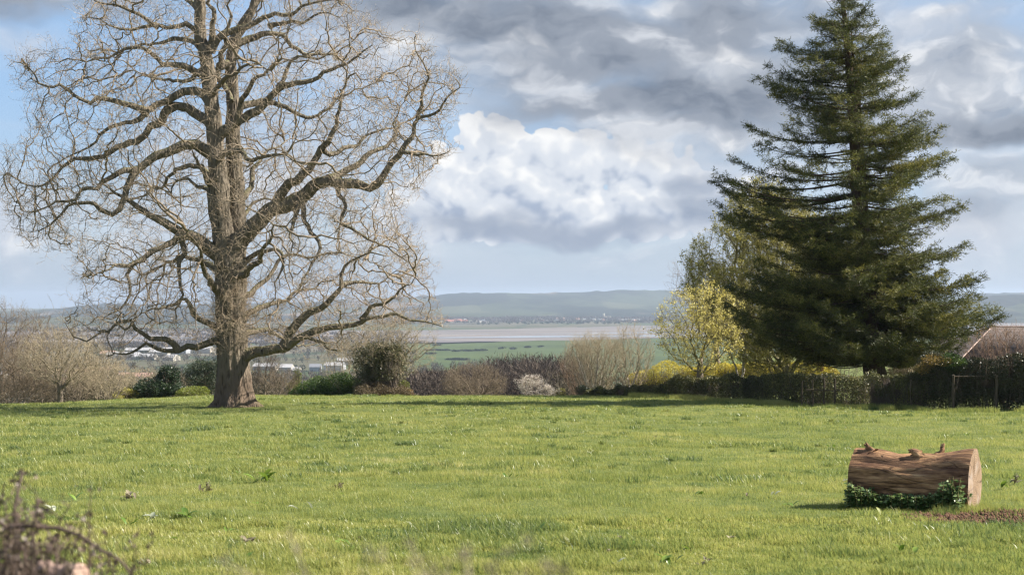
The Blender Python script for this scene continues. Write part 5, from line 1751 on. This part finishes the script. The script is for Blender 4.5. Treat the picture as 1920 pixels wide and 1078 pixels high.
def wood_band(label_name, mat, seed, n, xr, yr, hr, per, L, W, cond=None, upb=.8, wr=(.6, .95), cap=None):
    rng = np.random.default_rng(seed)
    Yv = np.exp(rng.uniform(np.log(yr[0]), np.log(yr[1]), n)); pxx = rng.uniform(xr[0], xr[1], n)
    X = (pxx - 960) / F * Yv
    if cond is not None:
        m = cond(X, Yv, pxx); X = X[m]; Yv = Yv[m]; pxx = pxx[m]
    h = rng.uniform(*hr, len(X))
    if cap is not None:
        hm = -(np.interp(pxx, cap[0], cap[1]) + rng.uniform(0, 16, len(X)) - HOR) / F * Yv - ground(X, Yv)
        h = np.minimum(h, hm); m = h > 2.0; X, Yv, h = X[m], Yv[m], h[m]
    w = h * rng.uniform(*wr, len(X))
    mb = MB(); crowns(mb, rng, X, Yv, h, w, per, L, W, upb)
    return tag(mb.build(label_name, mat), kind='stuff')


# the leafless wood in the dip behind the field
wood_band('leafless_wood', FM['purple'], 601, 330, (730, 1075), (200, 330), (9, 16), 620, .8, .10, upb=.35, cap=([730, 800, 900, 930, 1075], [700, 688, 680, 660, 656]))
wood_band('leafless_wood', FM['purple'], 602, 120, (560, 900), (190, 260), (7, 10.5), 560, .75, .10, upb=.35, cap=([560, 900], [700, 692]))
wood_band('brown_wood', FM['brown'], 603, 160, (-260, 520), (125, 230), (5, 11), 520, .65, .08, upb=.3, cap=([-260, 200, 250, 520], [640, 660, 694, 690]))
wood_band('dark_thicket', FM['dark'], 604, 16, (560, 760), (150, 240), (3, 6), 420, .6, .25)
wood_band('brown_wood', FM['brown'], 605, 60, (1040, 1240), (150, 300), (6, 9), 420, .7, .09, upb=.35, cap=([1040, 1240], [672, 690]))
wood_band('dark_thicket', FM['dark'], 609, 40, (1540, 1900), (190, 300), (4, 7), 420, .8, .3)
# belts across the valley floor
rb = lambda X, Y, p: (vn2(X * 1.0, Y * 2.2, 260, 5) > .43) & ~((p > 780) & (Y > 1750))
wood_band('brown_wood', FM['brown'], 606, 3600, (-400, 1100), (650, 2500), (6, 13), 60, 2.4, .8, rb)
wood_band('dark_thicket', FM['dark'], 607, 900, (-400, 1100), (800, 2700), (5, 10), 60, 1.8, 1.1, lambda X, Y, p: (vn2(X, Y * 2.0, 200, 9) > .60) & ~((p > 780) & (Y > 1750)), wr=(.9, 1.6))
wood_band('brown_wood', FM['purple'], 608, 2600, (-400, 760), (2400, 4300), (7, 13), 30, 4.0, 1.6, lambda X, Y, p: vn2(X, Y * 1.6, 420, 13) > .38)
wood_band('village_trees', FM['purple'], 610, 2600, (700, 1300), (5250, 6280), (7, 16), 26, 5.0, 2.4, lambda X, Y, p: vn2(X, Y * 1.2, 260, 15) > .36, wr=(.9, 1.5))
wood_band('dark_thicket', FM['dark'], 611, 500, (760, 1950), (4950, 5400), (4, 8), 24, 4.0, 2.4, lambda X, Y, p: (vn2(X, Y, 300, 17) > .5) & (Y > np.interp(p, [820, 1060, 1240, 1920], [4300, 4700, 5000, 5300])), wr=(1.2, 2.2))


def hedgerow(x0, x1, y, seed, label='dark hedgerow across the green riverside fields', h=3.0):
    rng = np.random.default_rng(seed)
    Y = 91.0 / ((y - HOR) / F)
    n = max(3, int((x1 - x0) * .9)); pxx = np.linspace(x0, x1, n) + rng.normal(size=n) * .3; X = (pxx - 960) / F * Y; Yv = Y + rng.normal(size=n) * .8
    mb = MB(); hh = rng.uniform(.4, 1.2, n) * h; crowns(mb, rng, X, Yv, hh, hh * 2.6 + 2, 50, 1.4, 1.0)
    o = mb.build('hedgerow', FM['dark'])
    tag(o, label, 'hedgerow', group='hedgerows on the riverside fields')


for k, (a, b_, y) in enumerate([(798, 842, 655), (848, 862, 656.5), (868, 884, 656), (888, 912, 655.5), (936, 944, 654), (958, 966, 655), (985, 993, 652), (1010, 1016, 651), (800, 816, 661), (812, 826, 645.5), (838, 876, 673), (1236, 1262, 648)]):
    hedgerow(a, b_, y, 620 + k)

m_roofw, gg, out = new_mat("pale_metal_roof"); bsdf(gg, out, (0.34, 0.33, 0.33), .5, .4)
m_roofp, gg, out = new_mat("pinkish_tile_roof"); bsdf(gg, out, (0.42, 0.25, 0.20), .8, .3)
m_roofg, gg, out = new_mat("grey_slate_roof"); bsdf(gg, out, (0.16, 0.165, 0.18), .7, .3)
m_wallp, gg, out = new_mat("cream_render"); bsdf(gg, out, (0.36, 0.33, 0.28), .8, .3)
m_wallg, gg, out = new_mat("grey_cladding"); bsdf(gg, out, (0.30, 0.31, 0.33), .6, .3)
m_stone, gg, out = new_mat("pale_stone"); bsdf(gg, out, (0.33, 0.30, 0.25), .9, .2)


def gable(w, d, h, rh, name='house'):
    """one closed mesh: walls plus a pitched roof with eaves (two materials)"""
    x, y = w / 2, d / 2; e = .35
    v = [(-x, -y, -1), (x, -y, -1), (x, y, -1), (-x, y, -1), (-x, -y, h), (x, -y, h), (x, y, h), (-x, y, h), (-x, 0, h + rh * .97), (x, 0, h + rh * .97),
         (-x - e, -y - e, h - .15), (x + e, -y - e, h - .15), (x + e, y + e, h - .15), (-x - e, y + e, h - .15), (-x - e, 0, h + rh), (x + e, 0, h + rh)]
    f = [(0, 1, 5, 4), (2, 3, 7, 6), (1, 2, 6, 9, 5), (3, 0, 4, 8, 7), (10, 11, 15, 14), (12, 13, 14, 15)]
    return v, f


def far_house(x, y, w, d, h, rh, wall, roof, label, cat='house', group=None, rz=0.0, Y=None, name='house', win=0):
    if Y is None:
        Ys = np.geomspace(500, 6300, 3000); row = HOR - ground((x - 960) / F * Ys, Ys) / Ys * F
        cand = np.where(np.abs(row - y) < 1.0)[0]; j = cand[0] if len(cand) else np.argmin(np.abs(row - y)); Y = Ys[j]
    X = (x - 960) / F * Y
    v, f = gable(w, d, h, rh)
    me = bpy.data.meshes.new(name); me.from_pydata(v, [], f)
    me.materials.append(wall); me.materials.append(roof)
    for i, p in enumerate(me.polygons): p.material_index = 1 if i >= 4 else 0
    me.update()
    o = bpy.data.objects.new(name, me); COL.objects.link(o)
    o.location = (X, Y, float(ground(X, Y))); o.rotation_euler = (0, 0, rz)
    tag(o, label, cat, group)
    return o


WL = 'pale-roofed warehouse on the valley floor left of the oak trunk'
WR = 'pale-roofed warehouse on the valley floor right of the oak trunk'
for k, (x, y, wpx, hh, wall, roof) in enumerate([(232, 666, 60, 7, m_wallg, m_roofw), (262, 658, 48, 8, m_wallp, m_roofw), (300, 660, 34, 7, m_wallp, m_roofw), (330, 656, 50, 7, m_wallg, m_roofw), (378, 655, 40, 8, m_wallp, m_roofw), (272, 668, 40, 5, m_wallp, m_roofw), (322, 672, 20, 5, m_wallp, m_roofw), (205, 662, 26, 6, m_wallp, m_roofp)]):
    Yd = 90 / ((y + 3 - HOR) / F); m_ = Yd / F
    far_house(x, y, wpx * m_, 34, hh, 4, wall, roof, WL, 'warehouse', 'warehouses left of the oak trunk', rz=.08 * ((k % 3) - 1), Y=Yd, name='warehouse')
for k, (x, y, wpx, hh, wall, roof) in enumerate([(500, 684, 44, 6, m_wallp, m_roofw), (538, 690, 22, 5, m_wallp, m_roofw), (592, 690, 22, 6, m_wallg, m_roofg), (628, 688, 34, 7, m_wallg, m_roofw), (556, 697, 14, 5, m_wallp, m_roofw), (648, 676, 30, 6, m_wallg, m_roofw)]):
    Yd = 88 / ((y + 3 - HOR) / F); m_ = Yd / F
    far_house(x, y, wpx * m_, 26, hh, 3.5, wall, roof, WR, 'warehouse', 'warehouses right of the oak trunk', rz=.1 * ((k % 3) - 1), Y=Yd, name='warehouse')
far_house(244, 704, 48, 16, 5, 4, m_wallp, m_roofp, 'long low building with a pinkish roof in the valley above the dark holly', 'building', name='long_building', Y=1500)

rng = np.random.default_rng(700)
HL = 'small house of the town showing between the trees of the left wood'
for k in range(26):
    x = rng.choice([95, 130, 150, 165, 190, 215, 20]) + rng.normal() * 10; y = rng.uniform(676, 712)
    Yd = 80 / ((y - HOR) / F)
    far_house(x, y, rng.uniform(9, 14), 8, rng.uniform(4.5, 6), 3, m_wallp, rng.choice([m_roofp, m_roofg, m_roofw]), HL, 'house', 'town houses behind the left wood', rz=rng.uniform(-.6, .6), Y=Yd)
VL = 'tiny pale house of the village on the far bank of the river'
for k in range(95):
    x = rng.uniform(840, 1236); Yd = rng.uniform(5450, 6250)
    if vn2(np.array([x]), np.array([Yd * .05]), 26, 3)[0] < .38: continue
    far_house(x, 0, rng.uniform(9, 17), 9, rng.uniform(5, 7), 3.5, rng.choice([m_wallp, m_wallp, m_stone, m_brick]), rng.choice([m_roofg, m_roofg, m_roofp, m_roofw]), VL, 'house', 'village houses across the river', rz=rng.uniform(-.8, .8), Y=Yd)
RL = 'tiny red-roofed house in the cluster at the left end of the far village'
m_roofr, gg, out = new_mat("red_tile_roof"); bsdf(gg, out, (0.34, 0.13, 0.085), .8, .3)
for k in range(22):
    far_house(rng.uniform(834, 882), 0, rng.uniform(10, 16), 9, 6, 4, m_brick, m_roofr, RL, 'house', 'red-roofed houses across the river', rz=rng.uniform(-.5, .5), Y=rng.uniform(5420, 5750))
far_house(1180, 0, 85, 14, 7, 3, m_wallp, m_roofw, 'long pale building at the right of the far village', 'building', name='long_building', Y=5600)

# church with its tower above the village roofs
Yc = 6150.0; Xc = (1132 - 960) / F * Yc; zc = float(ground(Xc, Yc))
t = thing('church', 'pale stone church with a square tower above the far village', 'church', (Xc, Yc, zc))
mb = MB(); mb.box((Xc, Yc, zc + 13), (9, 9, 27))
for a in (-1, 1):
    for b_ in (-1, 1): mb.box((Xc + a * 4, Yc + b_ * 4, zc + 27.5), (1.2, 1.2, 3))
mb.build('tower', m_stone, t)
v, f = gable(28, 10, 8, 6); v = np.array(v) + np.array([Xc + 18, Yc, zc])
nv = MB(); nv.add(v, [q for q in f if len(q) == 4]); nv.add(v, [(2, 6, 9), (2, 9, 1), (1, 9, 5), (0, 4, 8), (0, 8, 3), (3, 8, 7)]); nv.build('nave', m_stone, t)

# ------------------------------------------------------------------ the pasture grass
m_grass, gg, out = new_mat("grass_blades")
tt_ = tint_attr(gg)
p_ = pos(gg)
patch = gg.noise(p_, 0.9, 4, 0.6)
v_ = tt_ * 0.72 + gg.smooth(patch, .3, .7) * 0.28
c_ = gg.ramp(v_, [(0.0, (0.065, 0.112, 0.050)), (0.28, (0.155, 0.208, 0.060)), (0.58, (0.305, 0.325, 0.085)), (0.85, (0.42, 0.40, 0.13)), (1.0, (0.60, 0.54, 0.30))])
bsdf(gg, out, c_, .39, .48, trans=.45)


def blades(mb, rng, X, Y, h, w, tint, lean=.45, wind=(-.15, -.1), two=False):
    n = len(X)
    z = ground(X, Y)
    a = rng.uniform(0, 2 * np.pi, n)
    ld = np.stack([np.cos(a), np.sin(a)], -1) * (rng.random((n, 1)) ** .7) * lean + np.array(wind)
    fa = rng.uniform(0, np.pi, n)
    s = np.stack([np.cos(fa), np.sin(fa), np.zeros(n)], -1)
    b = np.stack([X, Y, z - .008], -1)
    tip = b + np.stack([ld[:, 0] * h * 1.15, ld[:, 1] * h * 1.15, h * np.sqrt(np.clip(1 - (ld ** 2).sum(1) * .5, .2, 1))], -1)
    W = w[:, None]
    if two:
        mid = b + (tip - b) * .5 + np.array([0, 0, 1]) * (h * .14)[:, None]
        v = np.stack([b - s * W * .5, b + s * W * .5, mid + s * W * .42, mid - s * W * .42, tip], 1).reshape(-1, 3)
        i = np.arange(n)[:, None] * 5
        base = mb.n
        t = np.repeat(tint, 5)
        mb.add(v, i + np.array([[0, 1, 2, 3]]), t)
        mb.f3.append(base + i + np.array([[3, 2, 4]]))
    else:
        v = np.stack([b - s * W * .5, b + s * W * .5, tip], 1).reshape(-1, 3)
        mb.add(v, np.arange(n * 3).reshape(-1, 3), np.repeat(tint, 3))


def grass():
    rng = np.random.default_rng(800)
    mb = MB()
    soilc = np.array([6.75, 18.6])
    def field_(N, y0, y1, k, hs, ws, two):
        # sampled uniformly per screen area
        Y = np.exp(rng.uniform(math.log(y0), math.log(y1), N))
        X = rng.uniform(-1, 1, N) * (.40 * Y + 4.5)
        d = np.hypot((X - soilc[0]) * .8, (Y - soilc[1]) * 1.1) + (vn2(X, Y, .35, 5) - .5) * .9
        ok = (d > 1.05) | (rng.random(N) < .06)
        # stay out of the log
        lx = (X - LOGC[0]) * cs_ + (Y - LOGC[1]) * sn_; ly_ = -(X - LOGC[0]) * sn_ + (Y - LOGC[1]) * cs_
        ok &= ~((np.abs(lx) < _L / 2 - .03) & (np.abs(ly_) < .30))
        # keep behind-hedge garden out
        hx = np.interp(Y, [60, 62, 67, 77, 84, 90], [40, 15.6, 12.9, 9.6, 6.7, 4.6]); ok &= ~((Y > 60) & (X > hx + .3))
        X = X[ok]; Y = Y[ok]; n = len(X)
        cl = vn2(X, Y, .55, 2); cl2 = vn2(X, Y, .22, 9); big = vn2(X, Y, 3.2, 4); mid = vn2(X, Y, 1.3, 6)
        tuft = sst(cl * .5 + mid * .5 + (cl2 - .5) * .25, .50, .70)
        h = hs * (.55 + .5 * cl2 + 1.0 * tuft * (.5 + big)) * rng.uniform(.55, 1.25, n)
        w = ws * (Y / y0) ** .9 * rng.uniform(.7, 1.3, n)
        tint = .56 - .34 * tuft * sst(big, .3, .7) + (mid - .5) * .5 + (cl - .5) * .35 + (cl2 - .5) * .25 + rng.normal(size=n) * .17 + (rng.random(n) < .05) * .35  # a few random blades get a paler tint, imitating glints of light
        blades(mb, rng, X, Y, h, w, np.clip(tint, 0, 1), two=two)
    field_(660000, 9.5, 19, 0, .062, .0052, True)
    field_(700000, 19, 42, 0, .066, .0066, False)
    field_(570000, 42, 97, 0, .070, .0115, False)
    # taller rank grass by the hedge foot and round the log
    def strip_(N, xs_, Ys_, spread, h0, ws, t0, t1):
        s = rng.random(N); x = np.interp(s, np.linspace(0, 1, len(xs_)), xs_); Y = np.interp(s, np.linspace(0, 1, len(Ys_)), Ys_) + rng.normal(size=N) * spread
        X = (x - 960) / F * Y + rng.normal(size=N) * .1
        m = vn2(X, Y, .5, 3) > .35; X = X[m]; Y = Y[m]; n = len(X)
        blades(mb, rng, X, Y, h0 * rng.uniform(.4, 1.2, n) * (.6 + .8 * vn2(X, Y, .9, 8)), ws * rng.uniform(.7, 1.3, n), rng.uniform(t0, t1, n), lean=.4)
    strip_(26000, [1180, 1300, 1400, 1480], [83, 75.2, 69.5, 65.8], .8, .22, .015, .5, 1.0)
    strip_(24000, [1480, 1560, 1640, 1760, 1960], [65.6, 62.6, 60.8, 59.3, 58.2], .35, .20, .015, .2, .9)
    strip_(16000, [300, 560, 800, 1100], [89, 89, 89, 89], .8, .18, .02, .3, .9)
    N = 12000
    s = rng.uniform(-_L / 2 - .1, _L / 2 + .12, N); side = rng.choice([-1, 1], N) * rng.uniform(.36, .62, N)
    X = LOGC[0] + s * cs_ + side * sn_; Y = LOGC[1] + s * sn_ - side * cs_
    blades(mb, rng, X, Y, rng.uniform(.05, .15, N), np.full(N, .006), rng.uniform(.2, .8, N))
    # coarse tussocks standing out of the sward
    T = 2800
    Yt = np.exp(rng.uniform(math.log(11), math.log(88), T)); Xt = rng.uniform(-1, 1, T) * (.40 * Yt + 3)
    k = vn2(Xt, Yt, 2.6, 21) * .6 + vn2(Xt, Yt, 7.0, 22) * .4 > .47
    hx = np.interp(Yt, [60, 62, 67, 77, 84, 90], [40, 15.6, 12.9, 9.6, 6.7, 4.6])
    k &= (np.hypot((Xt - soilc[0]) * .8, (Yt - soilc[1])) > 1.3) & ~((Yt > 58) & (Xt > hx - .6)) & (np.hypot(Xt - LOGC[0], Yt - LOGC[1]) > 1.1)
    Xt, Yt = Xt[k], Yt[k]; T = len(Xt)
    nb = 90
    rt = np.repeat(rng.uniform(.05, .32, T) * (1 + Yt / 90), nb); ht = np.repeat(rng.uniform(.07, .17, T), nb); tt = np.repeat(rng.uniform(.14, .46, T), nb)
    a = rng.uniform(0, 2 * np.pi, T * nb); q = np.sqrt(rng.random(T * nb)) * rt
    X = np.repeat(Xt, nb) + np.cos(a) * q * 1.3; Y = np.repeat(Yt, nb) + np.sin(a) * q
    blades(mb, rng, X, Y, ht * rng.uniform(.5, 1.2, T * nb), .006 * (Y / 12) ** .75 * rng.uniform(.7, 1.3, T * nb), np.clip(tt + rng.normal(size=T * nb) * .12 + (rng.random(T * nb) < .05) * .4, 0, 1), lean=.75, two=True)  # odd pale blades put the look of glints into the tussock colour
    o = mb.build('grass', m_grass)
    tag(o, kind='stuff')
    # clods of bare earth right of the log
    cb = MB(); N = 4500
    a = rng.uniform(0, 2 * np.pi, N); r = np.sqrt(rng.random(N)) * 1.25
    X = soilc[0] + r * np.cos(a) / .8; Y = soilc[1] + r * np.sin(a) / 1.1; z = ground(X, Y)
    ok = ~((np.abs((X - LOGC[0]) * cs_ + (Y - LOGC[1]) * sn_) < _L / 2) & (np.abs(-(X - LOGC[0]) * sn_ + (Y - LOGC[1]) * cs_) < .4))
    X, Y, z = X[ok], Y[ok], z[ok]; N = len(X)
    o8 = np.array([[1, 0, 0], [0, 1, 0], [-1, 0, 0], [0, -1, 0], [0, 0, 1], [0, 0, -1.0]])
    sz = np.minimum(rng.exponential(.010, N) + .006, .04)
    v = np.stack([X, Y, z + sz * .3], -1)[:, None] + o8[None] * sz[:, None, None] * rng.uniform(.6, 1.4, (N, 6, 1)) + rng.normal(size=(N, 6, 3)) * .004
    f = np.array([[0, 1, 4], [1, 2, 4], [2, 3, 4], [3, 0, 4], [1, 0, 5], [2, 1, 5], [3, 2, 5], [0, 3, 5]])
    cb.add(v.reshape(-1, 3), (f[None] + (np.arange(N) * 6)[:, None, None]).reshape(-1, 3))
    mso, g2, out2 = new_mat("red_brown_earth")
    bsdf(g2, out2, g2.ramp(g2.noise(pos(g2), 12, 5, .7), [(.3, (0.045, 0.025, 0.016)), (.7, (0.165, 0.095, 0.062))]), 1.0, .1)
    tag(cb.build('earth_clods', mso), kind='stuff')


grass()

# ------------------------------------------------------------------ the air
m_air, gg, out = new_mat("thin_haze")
vol = gg.node('ShaderNodeVolumePrincipled')
vol.inputs['Color'].default_value = (0.60, 0.72, 0.90, 1)
vol.inputs['Density'].default_value = 0.7e-4
vol.inputs['Anisotropy'].default_value = 0.2
gg.l.new(vol.outputs[0], out.inputs[1])
mb = MB()
mb.box((0, 6650, -16), (17500, 14100, 156))
tag(mb.build('haze', m_air), kind='stuff')
